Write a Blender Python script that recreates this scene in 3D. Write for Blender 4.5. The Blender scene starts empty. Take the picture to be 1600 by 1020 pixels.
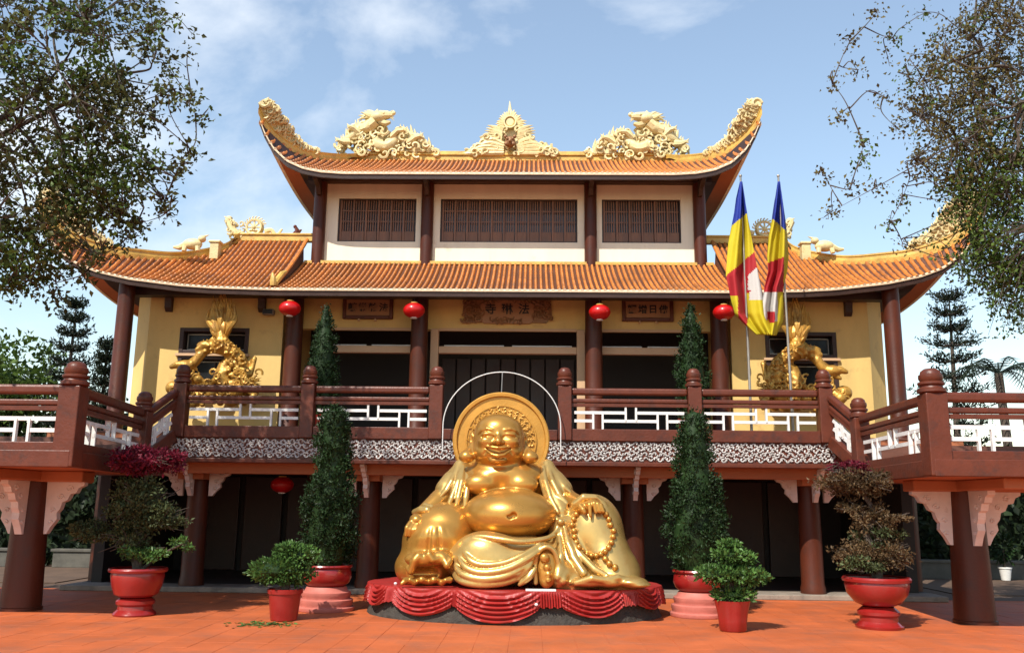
import bpy, math, random
import numpy as np
from mathutils import Vector, Matrix, noise as mnoise
SC = bpy.context.scene
COL = SC.collection
R = math.radians
rnd = random.Random(7)

# ------------------------------------------------------------------ camera
FPX = 1400.0
EYE = np.array([0.54, 0.0, 1.6])
PITCH = math.atan(0.2); YAW = R(1.25); ROLL = R(0.65)
FW = np.array([-math.sin(YAW)*math.cos(PITCH), math.cos(YAW)*math.cos(PITCH), math.sin(PITCH)])
_r0 = np.array([math.cos(YAW), math.sin(YAW), 0.0]); _u0 = np.cross(_r0, FW)
CR = math.cos(ROLL)*_r0 + math.sin(ROLL)*_u0
CU = math.cos(ROLL)*_u0 - math.sin(ROLL)*_r0
cam_data = bpy.data.cameras.new('camera')
cam = bpy.data.objects.new('camera', cam_data); COL.objects.link(cam)
cam_data.sensor_width = 36.0; cam_data.lens = 36.0*FPX/1600.0
cam_data.clip_start = 0.1; cam_data.clip_end = 3000.0
cam.matrix_world = Matrix(((CR[0], CU[0], -FW[0], EYE[0]), (CR[1], CU[1], -FW[1], EYE[1]),
                           (CR[2], CU[2], -FW[2], EYE[2]), (0, 0, 0, 1)))
SC.camera = cam

def at(u, v, Y):
    """a survey point: where the sight line of photo pixel (u, v) meets the depth Y"""
    d = FW + CR*((u-800)/FPX) - CU*((v-510)/FPX)
    return EYE + d*(Y/d[1])
def atg(u, v, z=0.0):
    d = FW + CR*((u-800)/FPX) - CU*((v-510)/FPX)
    return EYE + d*((z-EYE[2])/d[2])

# ------------------------------------------------------------------ light
SUN = Vector((-0.45, -0.77, 1.0)).normalized()
SUN_EL = math.asin(SUN.z); SUN_AZ = math.atan2(SUN.x, SUN.y)
world = bpy.data.worlds.new('World'); SC.world = world; world.use_nodes = True
wn = world.node_tree.nodes; wl = world.node_tree.links; wn.clear()
w_out = wn.new('ShaderNodeOutputWorld'); w_bg = wn.new('ShaderNodeBackground')
w_sky = wn.new('ShaderNodeTexSky'); w_sky.sky_type = 'NISHITA'; w_sky.sun_disc = False
w_sky.sun_elevation = SUN_EL; w_sky.sun_rotation = SUN_AZ
w_sky.air_density = 1.5; w_sky.dust_density = 0.0; w_sky.ozone_density = 1.5; w_sky.altitude = 300
w_tc = wn.new('ShaderNodeTexCoord'); w_map = wn.new('ShaderNodeMapping')
w_map.inputs['Scale'].default_value = (1.0, 1.0, 1.7); w_map.inputs['Location'].default_value = (8.1, 1.1, 3.3)
w_n = wn.new('ShaderNodeTexNoise'); w_n.inputs['Scale'].default_value = 2.3; w_n.inputs['Detail'].default_value = 9; w_n.inputs['Roughness'].default_value = 0.55
w_n.inputs['Distortion'].default_value = 0.25
w_r = wn.new('ShaderNodeValToRGB'); w_r.color_ramp.elements[0].position = 0.535; w_r.color_ramp.elements[1].position = 0.75
w_r.color_ramp.elements[0].color = (0.08, 0.08, 0.08, 1)
w_mix = wn.new('ShaderNodeMix'); w_mix.data_type = 'RGBA'
w_mix.inputs['B'].default_value = (6.3, 6.6, 6.9, 1)
wl.new(w_tc.outputs['Generated'], w_map.inputs['Vector']); wl.new(w_map.outputs['Vector'], w_n.inputs['Vector'])
wl.new(w_n.outputs['Fac'], w_r.inputs['Fac']); wl.new(w_r.outputs['Color'], w_mix.inputs['Factor'])
wl.new(w_sky.outputs['Color'], w_mix.inputs['A']); wl.new(w_mix.outputs['Result'], w_bg.inputs['Color'])
w_bg.inputs['Strength'].default_value = 0.138
wl.new(w_bg.outputs['Background'], w_out.inputs['Surface'])
sun_d = bpy.data.lights.new('sun', 'SUN'); sun_d.energy = 5.0; sun_d.angle = R(0.5); sun_d.color = (1.0, 0.94, 0.84)
sun_o = bpy.data.objects.new('sun', sun_d); COL.objects.link(sun_o)
sun_o.rotation_euler = SUN.to_track_quat('Z', 'Y').to_euler(); sun_o.location = (-20, -30, 40)
SC.view_settings.view_transform = 'Standard'; SC.view_settings.look = 'None'
SC.view_settings.exposure = 0.45; SC.view_settings.gamma = 1.0; SC.view_settings.use_curve_mapping = False

# ------------------------------------------------------------------ materials
def mat(name, col, rough=0.6, metal=0.0, var=0.18, scale=2.0, bump=0.08, bscale=30.0, island=0.0, streak=0.0,
        dirt=None, coat=0.0, spec=0.5, trans=0.0):
    col = tuple(c*(0.82 if metal < .8 else .9) for c in col)
    m = bpy.data.materials.new(name); m.use_nodes = True
    nt = m.node_tree; n = nt.nodes; l = nt.links; b = n['Principled BSDF']
    b.inputs['Roughness'].default_value = rough; b.inputs['Metallic'].default_value = metal
    b.inputs['Specular IOR Level'].default_value = spec
    if coat: b.inputs['Coat Weight'].default_value = coat; b.inputs['Coat Roughness'].default_value = 0.15
    tc = n.new('ShaderNodeTexCoord'); g = n.new('ShaderNodeNewGeometry')
    nz = n.new('ShaderNodeTexNoise'); nz.inputs['Scale'].default_value = scale; nz.inputs['Detail'].default_value = 6; nz.inputs['Roughness'].default_value = 0.6
    if streak:
        mp = n.new('ShaderNodeMapping'); mp.inputs['Scale'].default_value = (1, 1, streak)
        l.new(g.outputs['Position'], mp.inputs['Vector']); l.new(mp.outputs['Vector'], nz.inputs['Vector'])
    else:
        l.new(g.outputs['Position'], nz.inputs['Vector'])
    mr = n.new('ShaderNodeMapRange'); mr.inputs['From Min'].default_value = 0.3; mr.inputs['From Max'].default_value = 0.7
    mr.inputs['To Min'].default_value = 1-var; mr.inputs['To Max'].default_value = 1+var*0.6
    l.new(nz.outputs['Fac'], mr.inputs['Value'])
    val = mr.outputs['Result']
    if island:
        mi = n.new('ShaderNodeMapRange'); mi.inputs['To Min'].default_value = 1-island; mi.inputs['To Max'].default_value = 1+island
        l.new(g.outputs['Random Per Island'], mi.inputs['Value'])
        mm = n.new('ShaderNodeMath'); mm.operation = 'MULTIPLY'; l.new(val, mm.inputs[0]); l.new(mi.outputs['Result'], mm.inputs[1]); val = mm.outputs[0]
    vm = n.new('ShaderNodeVectorMath'); vm.operation = 'SCALE'; vm.inputs[0].default_value = col[:3]
    l.new(val, vm.inputs['Scale']); out = vm.outputs['Vector']
    if dirt:
        dc, dlo, dhi, dsc = dirt
        n2 = n.new('ShaderNodeTexNoise'); n2.inputs['Scale'].default_value = dsc; n2.inputs['Detail'].default_value = 8; n2.inputs['Roughness'].default_value = 0.65
        l.new(g.outputs['Position'], n2.inputs['Vector'])
        r2 = n.new('ShaderNodeMapRange'); r2.inputs['From Min'].default_value = dlo; r2.inputs['From Max'].default_value = dhi
        l.new(n2.outputs['Fac'], r2.inputs['Value'])
        mx = n.new('ShaderNodeMix'); mx.data_type = 'RGBA'; mx.inputs['B'].default_value = (*dc, 1)
        l.new(r2.outputs['Result'], mx.inputs['Factor']); l.new(out, mx.inputs['A']); out = mx.outputs['Result']
    l.new(out, b.inputs['Base Color'])
    if bump:
        n3 = n.new('ShaderNodeTexNoise'); n3.inputs['Scale'].default_value = bscale; n3.inputs['Detail'].default_value = 4
        l.new(g.outputs['Position'], n3.inputs['Vector'])
        bp = n.new('ShaderNodeBump'); bp.inputs['Strength'].default_value = bump; bp.inputs['Distance'].default_value = 0.05
        l.new(n3.outputs['Fac'], bp.inputs['Height']); l.new(bp.outputs['Normal'], b.inputs['Normal'])
        rr = n.new('ShaderNodeMapRange'); rr.inputs['To Min'].default_value = max(0.02, rough-0.1); rr.inputs['To Max'].default_value = min(1, rough+0.12)
        l.new(nz.outputs['Fac'], rr.inputs['Value']); l.new(rr.outputs['Result'], b.inputs['Roughness'])
    if trans:
        tr = n.new('ShaderNodeBsdfTranslucent'); l.new(out, tr.inputs['Color'])
        ms = n.new('ShaderNodeMixShader'); ms.inputs['Fac'].default_value = trans
        l.new(b.outputs['BSDF'], ms.inputs[1]); l.new(tr.outputs['BSDF'], ms.inputs[2])
        l.new(ms.outputs['Shader'], n['Material Output'].inputs['Surface'])
    return m

MT = {}
MT['tile_ground'] = mat('courtyard_tile', (0.56, 0.125, 0.032), 0.6, var=0.2, scale=1.1, bump=0.12, bscale=60, island=0.10, dirt=((0.27, 0.085, 0.04), 0.47, 0.78, 1.7))
MT['grout'] = mat('courtyard_joint', (0.54, 0.125, 0.035), 0.8, var=0.2)
MT['earth'] = mat('earth', (0.12, 0.07, 0.042), 0.9, var=0.3)
MT['concrete'] = mat('grey_concrete', (0.30, 0.25, 0.20), 0.8, var=0.25, scale=3, dirt=((0.10, 0.085, 0.07), 0.5, 0.75, 4))
MT['old_wall'] = mat('dark_garden_wall', (0.12, 0.11, 0.09), 0.85, var=0.35, scale=4)  # plain dark grey-brown, tone varied by noise
MT['dark_floor'] = mat('shade_black_floor', (0.035, 0.028, 0.024), 0.6, var=0.2)  # near-black floor colour stands in for the shade under the terrace
MT['cream'] = mat('cream_wall_paint', (0.94, 0.86, 0.68), 0.7, var=0.10, scale=2.2, bump=0.04, streak=0.22, dirt=((0.55, 0.42, 0.26), 0.60, 0.85, 2.6))
MT['yellow'] = mat('yellow_wall_paint', (0.80, 0.55, 0.19), 0.75, var=0.14, scale=1.8, bump=0.05, streak=0.35, dirt=((0.42, 0.26, 0.10), 0.58, 0.8, 2.2))
MT['trim'] = mat('beige_trim', (0.66, 0.42, 0.24), 0.7, var=0.1)
MT['soffit'] = mat('orange_soffit_plaster', (0.46, 0.15, 0.06), 0.75, var=0.14, scale=1.5)
MT['redwood'] = mat('red_brown_paint', (0.135, 0.031, 0.014), 0.42, spec=0.35, var=0.22, scale=3.0, bump=0.10, bscale=25, dirt=((0.055, 0.020, 0.014), 0.50, 0.72, 5.0))
MT['column'] = mat('column_paint', (0.090, 0.020, 0.008), 0.45, spec=0.3, var=0.3, scale=2.5, bump=0.08, streak=0.35, dirt=((0.045, 0.018, 0.012), 0.52, 0.75, 4.0))
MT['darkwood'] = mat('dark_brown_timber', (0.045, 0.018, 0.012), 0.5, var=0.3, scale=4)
MT['rooftile'] = mat('orange_roof_tile', (0.62, 0.205, 0.036), 0.5, var=0.3, scale=1.3, bump=0.2, bscale=45, island=0.30, dirt=((0.22, 0.085, 0.035), 0.50, 0.76, 3.2))
MT['roofpan'] = mat('roof_pan_tile', (0.11, 0.034, 0.014), 0.6, var=0.3, scale=3, bump=0.2)
MT['tilecap'] = mat('cream_tile_end', (0.95, 0.76, 0.52), 0.55, var=0.2, scale=6, island=0.12)
MT['ridge'] = mat('yellow_ridge_glaze', (0.72, 0.46, 0.10), 0.5, var=0.25, scale=4, bump=0.15, dirt=((0.36, 0.19, 0.06), 0.52, 0.75, 6))
MT['ornament'] = mat('cream_roof_carving', (0.84, 0.69, 0.35), 0.5, var=0.25, scale=5, bump=0.15, island=0.12, dirt=((0.42, 0.24, 0.08), 0.56, 0.76, 5))
MT['frieze'] = mat('grey_white_carving', (0.62, 0.59, 0.56), 0.55, var=0.2, scale=5, dirt=((0.22, 0.17, 0.14), 0.52, 0.75, 5))
MT['white'] = mat('white_paint', (0.86, 0.84, 0.80), 0.5, var=0.1, scale=4, dirt=((0.42, 0.36, 0.30), 0.62, 0.82, 5))
MT['bracket'] = mat('pink_white_bracket_paint', (0.78, 0.67, 0.62), 0.6, var=0.15, scale=3, dirt=((0.35, 0.24, 0.20), 0.58, 0.8, 6))
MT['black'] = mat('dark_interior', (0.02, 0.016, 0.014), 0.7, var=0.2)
MT['pane'] = mat('lit_grey_window_pane', (0.10, 0.095, 0.10), 0.25, var=0.35, scale=3, bump=0.0)  # grey put into the pane colour to read as lit glass
MT['glass'] = mat('dark_glass', (0.02, 0.02, 0.022), 0.12, var=0.1, bump=0.0)
MT['lattice'] = mat('brown_lattice_wood', (0.24, 0.115, 0.065), 0.55, var=0.3, scale=5, streak=0.2, island=0.2)
MT['gold'] = mat('gold_leaf', (0.60, 0.30, 0.06), 0.29, metal=0.66, var=0.1, scale=3, bump=0.035, bscale=9, dirt=((0.55, 0.24, 0.05), 0.56, 0.8, 3.2))
MT['palegold'] = mat('pale_gold_robe', (0.68, 0.44, 0.14), 0.29, metal=0.68, var=0.12, scale=3, bump=0.03, bscale=9, dirt=((0.50, 0.26, 0.07), 0.55, 0.8, 3.2))
MT['halo'] = mat('orange_gold_paint', (0.62, 0.31, 0.05), 0.42, metal=0.35, var=0.12, scale=5, bump=0.12, bscale=50)
MT['goldpaint'] = mat('old_gold_paint', (0.62, 0.33, 0.06), 0.38, metal=0.45, var=0.3, scale=4, bump=0.2, bscale=30, dirt=((0.22, 0.10, 0.03), 0.5, 0.75, 6))
MT['gilt'] = mat('worn_wood_gilt', (0.30, 0.14, 0.055), 0.5, metal=0.2, var=0.3, scale=6, bump=0.2)
MT['reddrape'] = mat('red_gloss_paint', (0.42, 0.024, 0.02), 0.48, var=0.22, scale=3, bump=0.12, bscale=30, coat=0.05, dirt=((0.22, 0.025, 0.018), 0.48, 0.72, 6))
MT['rock'] = mat('dark_rock', (0.05, 0.042, 0.033), 0.85, var=0.4, scale=8, bump=0.6, bscale=18)
MT['redpot'] = mat('red_glazed_pot', (0.30, 0.013, 0.011), 0.3, var=0.2, scale=4, bump=0.06, coat=0.3, dirt=((0.20, 0.02, 0.015), 0.52, 0.75, 4))
MT['pinkstone'] = mat('pale_red_pedestal', (0.55, 0.16, 0.12), 0.6, var=0.2, scale=4)
MT['terrace'] = mat('terrace_tile', (0.17, 0.065, 0.04), 0.5, var=0.2, scale=3)
MT['soil'] = mat('soil', (0.05, 0.03, 0.02), 0.95, var=0.3)
MT['lantern'] = mat('red_lantern', (0.72, 0.008, 0.008), 0.35, var=0.06, coat=0.3, trans=0.25)
MT['bark'] = mat('bark', (0.10, 0.075, 0.055), 0.9, var=0.4, scale=8, bump=0.4)
def leafmat(name, c, var=0.5, trans=0.35, rough=0.5):
    return mat(name, c, rough, var=0.35, scale=1.5, bump=0.0, island=var, trans=trans, spec=0.22)
MT['leaf_fig'] = leafmat('fig_leaf', (0.10, 0.11, 0.034), 0.6)
MT['leaf_fig2'] = leafmat('fig_leaf_green', (0.10, 0.16, 0.03), 0.5)
MT['leaf_dry'] = leafmat('dry_leaf', (0.16, 0.13, 0.04), 0.5)
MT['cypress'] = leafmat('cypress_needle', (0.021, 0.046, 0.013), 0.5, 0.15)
MT['boxleaf'] = leafmat('glossy_shrub_leaf', (0.095, 0.19, 0.045), 0.5, 0.2, 0.35)
MT['bonsai'] = leafmat('bonsai_leaf', (0.10, 0.125, 0.05), 0.5)
MT['bonsai_red'] = leafmat('crimson_leaf', (0.20, 0.015, 0.035), 0.5)
MT['bonsai_brown'] = leafmat('brown_twig_leaf', (0.15, 0.095, 0.045), 0.5)
MT['hedge'] = leafmat('shade_dark_hedge_leaf', (0.020, 0.034, 0.014), 0.5, 0.1)  # leaf colour made very dark in place of shade from trees overhead
MT['pine'] = leafmat('pine_needle', (0.022, 0.034, 0.018), 0.4, 0.1)
MT['flag_blue'] = mat('flag_blue', (0.02, 0.05, 0.42), 0.7, var=0.1, trans=0.3, bump=0)
MT['flag_yellow'] = mat('flag_yellow', (0.80, 0.66, 0.02), 0.7, var=0.08, trans=0.3, bump=0)
MT['flag_red'] = mat('flag_red', (0.56, 0.02, 0.03), 0.7, var=0.1, trans=0.3, bump=0)
MT['flag_white'] = mat('flag_white', (0.80, 0.78, 0.74), 0.7, var=0.05, trans=0.3, bump=0)
MT['flag_orange'] = mat('flag_orange', (0.75, 0.22, 0.02), 0.7, var=0.08, trans=0.3, bump=0)
MT['pole'] = mat('metal_pole', (0.42, 0.38, 0.33), 0.4, metal=0.7, var=0.2)
MT['ink'] = mat('black_lacquer', (0.012, 0.010, 0.012), 0.5, var=0.1)
MT['plaque'] = mat('plaque_board', (0.42, 0.20, 0.085), 0.5, var=0.15)

# ------------------------------------------------------------------ mesh tools
WLOC = {}
def V(*a): return np.array(a, float)
class MB:
    def __init__(self): self.v = []; self.f = []
    def add(self, vs, fs):
        o = len(self.v); self.v.extend([tuple(map(float, p)) for p in vs]); self.f.extend([tuple(i+o for i in q) for q in fs]); return self
    def box(self, x0, x1, y0, y1, z0, z1):
        return self.add([(x0,y0,z0),(x1,y0,z0),(x1,y1,z0),(x0,y1,z0),(x0,y0,z1),(x1,y0,z1),(x1,y1,z1),(x0,y1,z1)],
            [(0,3,2,1),(4,5,6,7),(0,1,5,4),(1,2,6,5),(2,3,7,6),(3,0,4,7)])
    def bar(self, a, b, w, h, up=(0,0,1)):
        a = V(*a); b = V(*b); d = b-a; d /= np.linalg.norm(d); s = np.cross(d, V(*up)); s /= np.linalg.norm(s); t = np.cross(s, d)
        vs = [p + s*i*w/2 + t*j*h/2 for p in (a, b) for i, j in ((-1,-1),(1,-1),(1,1),(-1,1))]
        return self.add(vs, [(0,1,2,3),(7,6,5,4),(0,4,5,1),(1,5,6,2),(2,6,7,3),(3,7,4,0)])
    def tube(self, path, rad, n=8, flat=1.0, cap=True):
        P = [V(*p) for p in path]; m = len(P)
        if not hasattr(rad, '__len__'): rad = [rad]*m
        vs = []; fs = []
        ref = V(0.13, 0.27, 0.95)
        s = None
        for i in range(m):
            t = P[min(i+1, m-1)] - P[max(i-1, 0)]; t = t/(np.linalg.norm(t)+1e-9)
            if s is None:
                s = np.cross(t, ref); 
                if np.linalg.norm(s) < 1e-3: s = np.cross(t, V(1,0,0))
            s = s - t*np.dot(s, t); s /= np.linalg.norm(s)+1e-9
            q = np.cross(s, t)
            for k in range(n):
                a = 2*math.pi*k/n
                vs.append(P[i] + (s*math.cos(a) + q*math.sin(a)*flat)*rad[i])
        for i in range(m-1):
            for k in range(n):
                a = i*n+k; b = i*n+(k+1) % n
                fs.append((a, b, b+n, a+n))
        if cap:
            fs.append(tuple(range(n-1, -1, -1))); fs.append(tuple(range((m-1)*n, m*n)))
        return self.add(vs, fs)
    def lathe(self, prof, c, n=24, ang0=0.0, sx=1.0, sy=1.0, cap=True):
        vs = []; fs = []; m = len(prof)
        for r, z in prof:
            for k in range(n):
                a = ang0 + 2*math.pi*k/n
                vs.append((c[0]+r*sx*math.cos(a), c[1]+r*sy*math.sin(a), c[2]+z))
        for i in range(m-1):
            for k in range(n):
                a = i*n+k; b = i*n+(k+1) % n
                fs.append((a, b, b+n, a+n))
        if cap:
            fs.append(tuple(range(n-1, -1, -1))); fs.append(tuple(range((m-1)*n, m*n)))
        return self.add(vs, fs)
    def sphere(self, c, r, n=10, m=6):
        r = (r, r, r) if not hasattr(r, '__len__') else r
        vs = [(c[0], c[1], c[2]-r[2])]; fs = []
        for i in range(1, m):
            p = -math.pi/2 + math.pi*i/m
            for k in range(n):
                a = 2*math.pi*k/n
                vs.append((c[0]+r[0]*math.cos(p)*math.cos(a), c[1]+r[1]*math.cos(p)*math.sin(a), c[2]+r[2]*math.sin(p)))
        vs.append((c[0], c[1], c[2]+r[2])); top = len(vs)-1
        for k in range(n): fs.append((0, 1+(k+1) % n, 1+k))
        for i in range(m-2):
            for k in range(n):
                a = 1+i*n+k; b = 1+i*n+(k+1) % n
                fs.append((a, b, b+n, a+n))
        o = 1+(m-2)*n
        for k in range(n): fs.append((o+k, o+(k+1) % n, top))
        return self.add(vs, fs)
    def grid(self, G, flip=False):
        m = len(G); n = len(G[0]); vs = [p for row in G for p in row]; fs = []
        for i in range(m-1):
            for k in range(n-1):
                q = (i*n+k, i*n+k+1, (i+1)*n+k+1, (i+1)*n+k)
                fs.append(q[::-1] if flip else q)
        return self.add(vs, fs)
    def slab(self, poly, origin, ux, uz, thick):
        """flat outline (list of 2-d points) in the plane origin + a*ux + b*uz, given thickness along the normal"""
        o = V(*origin); ux = V(*ux); uz = V(*uz); nn = np.cross(ux, uz); nn /= np.linalg.norm(nn)
        n = len(poly); vs = [o+ux*a+uz*b-nn*thick/2 for a, b in poly] + [o+ux*a+uz*b+nn*thick/2 for a, b in poly]
        fs = [tuple(range(n-1, -1, -1)), tuple(range(n, 2*n))] + [(k, (k+1) % n, n+(k+1) % n, n+k) for k in range(n)]
        return self.add(vs, fs)
    def build(self, name, material, parent=None, smooth=False, bevel=0.0, angle=40):
        me = bpy.data.meshes.new(name); off = WLOC.get(parent.name, (0,0,0)) if parent else (0,0,0)
        v = np.array(self.v, float).reshape(-1, 3) - np.array(off)
        me.from_pydata(v.tolist(), [], self.f); me.update()
        if smooth:
            me.polygons.foreach_set('use_smooth', [True]*len(me.polygons))
            try: me.set_sharp_from_angle(angle=R(angle))
            except Exception: pass
        me.materials.append(MT[material] if isinstance(material, str) else material)
        o = bpy.data.objects.new(name, me); COL.objects.link(o)
        if parent: o.parent = parent; WLOC[o.name] = off
        if bevel:
            b = o.modifiers.new('bevel', 'BEVEL'); b.width = bevel; b.segments = 2; b.limit_method = 'ANGLE'; b.angle_limit = R(40)
        return o
def thing(name, label, cat, loc, group=None):
    o = bpy.data.objects.new(name, None); COL.objects.link(o); o.location = tuple(map(float, loc)); o.empty_display_size = 0.2
    o['label'] = label; o['category'] = cat
    if group: o['group'] = group
    WLOC[o.name] = tuple(map(float, loc)); return o
def tag(o, label, cat, group=None):
    o['label'] = label; o['category'] = cat
    if group: o['group'] = group
    return o
def kind(o, k): o['kind'] = k; return o
def dup(root, loc, label=None):
    r = root.copy(); COL.objects.link(r); r.location = tuple(map(float, loc))
    if label: r['label'] = label
    for ch in [o for o in bpy.data.objects if o.parent == root]:
        c = ch.copy(); COL.objects.link(c); c.parent = r
        for g in [o for o in bpy.data.objects if o.parent == ch]:
            d = g.copy(); COL.objects.link(d); d.parent = c
    return r
def interp(x, xs, ys): return float(np.interp(x, xs, ys))
def smooth_curve(pts, n=8):
    """Catmull-Rom through 3-d points"""
    P = [V(*p) for p in pts]; P = [2*P[0]-P[1]] + P + [2*P[-1]-P[-2]]; out = []
    for i in range(1, len(P)-2):
        for k in range(n):
            t = k/n
            out.append(0.5*((2*P[i]) + (P[i+1]-P[i-1])*t + (2*P[i-1]-5*P[i]+4*P[i+1]-P[i+2])*t*t + (3*P[i]-P[i-1]-3*P[i+1]+P[i+2])*t**3))
    out.append(P[-2]); return out
# ================================================================== the setting
g = MB().add([(-400,-60,-0.03),(400,-60,-0.03),(400,900,-0.03),(-400,900,-0.03)], [(0,1,2,3)]).build('ground', 'earth'); kind(g, 'structure')
yard = MB().box(-16, 16, -8, 17.2, -0.025, 0.0).build('courtyard', 'grout'); kind(yard, 'structure')
def tile_bm(mb, x, y, s=0.3975, z0=-0.003, z1=0.004, c=0.0015):
    h = s/2; return mb.add([(x-h,y-h,z0),(x+h,y-h,z0),(x+h,y+h,z0),(x-h,y+h,z0),(x-h+c,y-h+c,z1),(x+h-c,y-h+c,z1),(x+h-c,y+h-c,z1),(x-h+c,y+h-c,z1)],
        [(4,5,6,7),(0,1,5,4),(1,2,6,5),(2,3,7,6),(3,0,4,7)])
cells = []
for j in range(0, 21):
    for i in range(-30, 31):
        cells.append((i*0.4+0.1, 8.7+j*0.4))
vis = [c for c in cells if abs(c[0]-0.4) < 0.62*c[1]+0.6 and 9.6 < c[1] < 13.2]
vis.sort(key=lambda c: (round(c[1], 2), abs(c[0]-0.4)))
near = set(vis[:290])
tile0 = None
rest = MB()
for c in cells:
    if c in near:
        if tile0 is None:
            tile0 = tile_bm(MB(), 0, 0).build('floor_tile', 'tile_ground', yard); o = tile0
        else:
            o = tile0.copy(); COL.objects.link(o)
        o.location = (c[0]+rnd.uniform(-.002,.002), c[1]+rnd.uniform(-.002,.002), rnd.uniform(-.0015,.0015))
    else:
        tile_bm(rest, c[0]+rnd.uniform(-.002,.002), c[1]+rnd.uniform(-.002,.002), z1=0.006+rnd.uniform(-.0015,.0015))
kind(rest.build('far_floor_tiles', 'tile_ground', yard), 'stuff')

# ================================================================== temple building
T = thing('temple_building', 'two-storey yellow temple with orange tiled upswept roofs behind the golden statue', 'temple', (0, 18.6, 0))
def part(mb, name, m, parent=None, **k): return mb.build(name, m, parent or T, **k)
ZD = 2.85
# podium and undercroft
part(MB().box(-8.0, 8.0, 16.72, 17.42, 0.006, 0.10), 'kerb', 'concrete', bevel=0.015)
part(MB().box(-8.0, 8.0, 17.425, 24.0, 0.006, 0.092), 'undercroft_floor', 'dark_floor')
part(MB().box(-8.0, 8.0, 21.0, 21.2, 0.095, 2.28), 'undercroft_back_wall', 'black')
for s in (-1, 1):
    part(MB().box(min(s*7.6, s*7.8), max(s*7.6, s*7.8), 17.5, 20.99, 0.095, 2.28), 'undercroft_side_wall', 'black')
part(MB().box(-5.95, 5.95, 16.10, 24.0, 2.33, 2.82).box(-8.2, -5.952, 16.1, 24, 2.33, 2.82).box(5.952, 8.2, 16.1, 24, 2.33, 2.82), 'terrace_slab', 'soffit')
part(MB().box(-8.2, 8.2, 16.08, 24.0, 2.823, ZD), 'terrace_floor', 'terrace')
part(MB().box(-5.93, 5.93, 15.93, 16.098, 2.30, 2.375), 'terrace_edge_moulding', 'redwood', bevel=0.01)
part(MB().box(-5.93, 5.93, 16.0, 16.098, 2.378, 2.74), 'frieze_backing', 'redwood')
part(MB().box(-5.9, 5.9, 16.35, 16.6, 2.12, 2.328), 'front_beam', 'soffit', bevel=0.01)

def scroll_fill(mb, x0, x1, z0, z1, y, cell=0.085, r=0.011, seed=3, axis='x'):
    """little carved scrolls, S-curls and buds that fill a band"""
    q = random.Random(seed); nx = int((x1-x0)/cell); nz = max(1, int(round((z1-z0)/cell)))
    cx = (x1-x0)/nx; cz = (z1-z0)/nz
    for i in range(nx):
        for j in range(nz):
            ox = x0+(i+.5)*cx+q.uniform(-.01,.01); oz = z0+(j+.5)*cz+q.uniform(-.008,.008)
            d = 1 if (i+j) % 2 else -1; a0 = (math.pi if j % 2 else 0)+q.uniform(-.5,.5); R0 = cell*q.uniform(.54, .62); P = []
            turns = q.uniform(3.4, 5.4)
            for k in range(8):
                t = k/7; rr = R0*(1-t*.8); a = a0+d*turns*t
                P.append((ox+rr*math.cos(a), y-0.004*math.sin(a*2), oz+rr*math.sin(a)*.92))
            P = [(max(x0, min(x1, p[0])), p[1], max(z0+.004, min(z1-.004, p[2]))) for p in P]
            mb.tube(P, [r*(1.0+.5*k/7) for k in range(8)], 4)
            if q.random() < .6:
                mb.sphere((ox+cx*.45, y-.002, oz+cz*.45 if j < nz-1 else oz-cz*.4), r*1.5, 5, 4)
fz = MB(); scroll_fill(fz, -5.9, 5.9, 2.39, 2.73, 15.985, 0.080, 0.0125)
kind(part(fz, 'frieze_scrolls', 'frieze', smooth=True), 'stuff')
# ground-floor columns with three carved brackets each
def bracket_outline(w, h):
    # quarter-arch scroll bracket: top edge along +a, drops along -b
    pts = [(0, 0), (w, 0), (w, -h*.07), (w*.86, -h*.12), (w*.80, -h*.22), (w*.66, -h*.24), (w*.58, -h*.36), (w*.46, -h*.40), (w*.42, -h*.52),
           (w*.34, -h*.60), (w*.36, -h*.72), (w*.22, -h*.86), (w*.12, -h*1.0), (0, -h*1.0)]
    return pts
def brackets(parent, cx, cy, z, w, h, r, dirs=((1,0),(-1,0),(0,-1)), m='bracket', th=0.075):
    for dx, dy in dirs:
        poly = bracket_outline(w, h)
        ux = (dx, dy, 0)
        b = MB().slab(poly if True else poly, (cx+dx*r, cy+dy*r, z), ux, (0,0,1), th)
        # raised scrolls and a pierced key slot on both faces
        nrm = V(-dy, dx, 0)
        for sgn in (-1, 1):
            base = V(cx+dx*r, cy+dy*r, z)+nrm*sgn*(th/2)
            for (a, bb, rr) in ((.62, -.14, .08), (.40, -.30, .075), (.22, -.55, .06), (.2, -.78, .05)):
                P = []
                for k in range(9):
                    t = k/8; ang = t*7.5; q = rr*w*(1-t*.75)*1.25
                    P.append(base+V(dx, dy, 0)*(a*w+q*math.cos(ang))+V(0,0,1)*(bb*h+q*math.sin(ang)*.9))
                b.tube(P, 0.010*w/.4, 4)
        o = b.build('bracket', m, parent)
for x in (-5.72, -2.46, 2.46, 5.72):
    part(MB().lathe([(0.225,0.0),(0.225,0.10),(0.205,0.16),(0.20,1.0),(0.185,1.95)], (x, 17.08, 0.10), 24), 'column', 'column', smooth=True)
    part(MB().box(x-.24, x+.24, 16.62, 17.32, 2.02, 2.327), 'column_capital', 'soffit', bevel=0.012)
    brackets(T, x, 16.97, 2.30, 0.62, 0.58, 0.245, th=0.08)
for i in range(14):
    x = -6.6+i*1.0
    part(MB().box(x-.44, x+.44, 20.9, 20.99, .1, 2.2), 'undercroft_door', 'darkwood', bevel=.02)
for x in (-4.1, 0.0, 4.1):
    part(MB().lathe([(0.2,0),(0.19,2.2)], (x, 19.6, 0.09), 16), 'inner_column', 'column', smooth=True)
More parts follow.
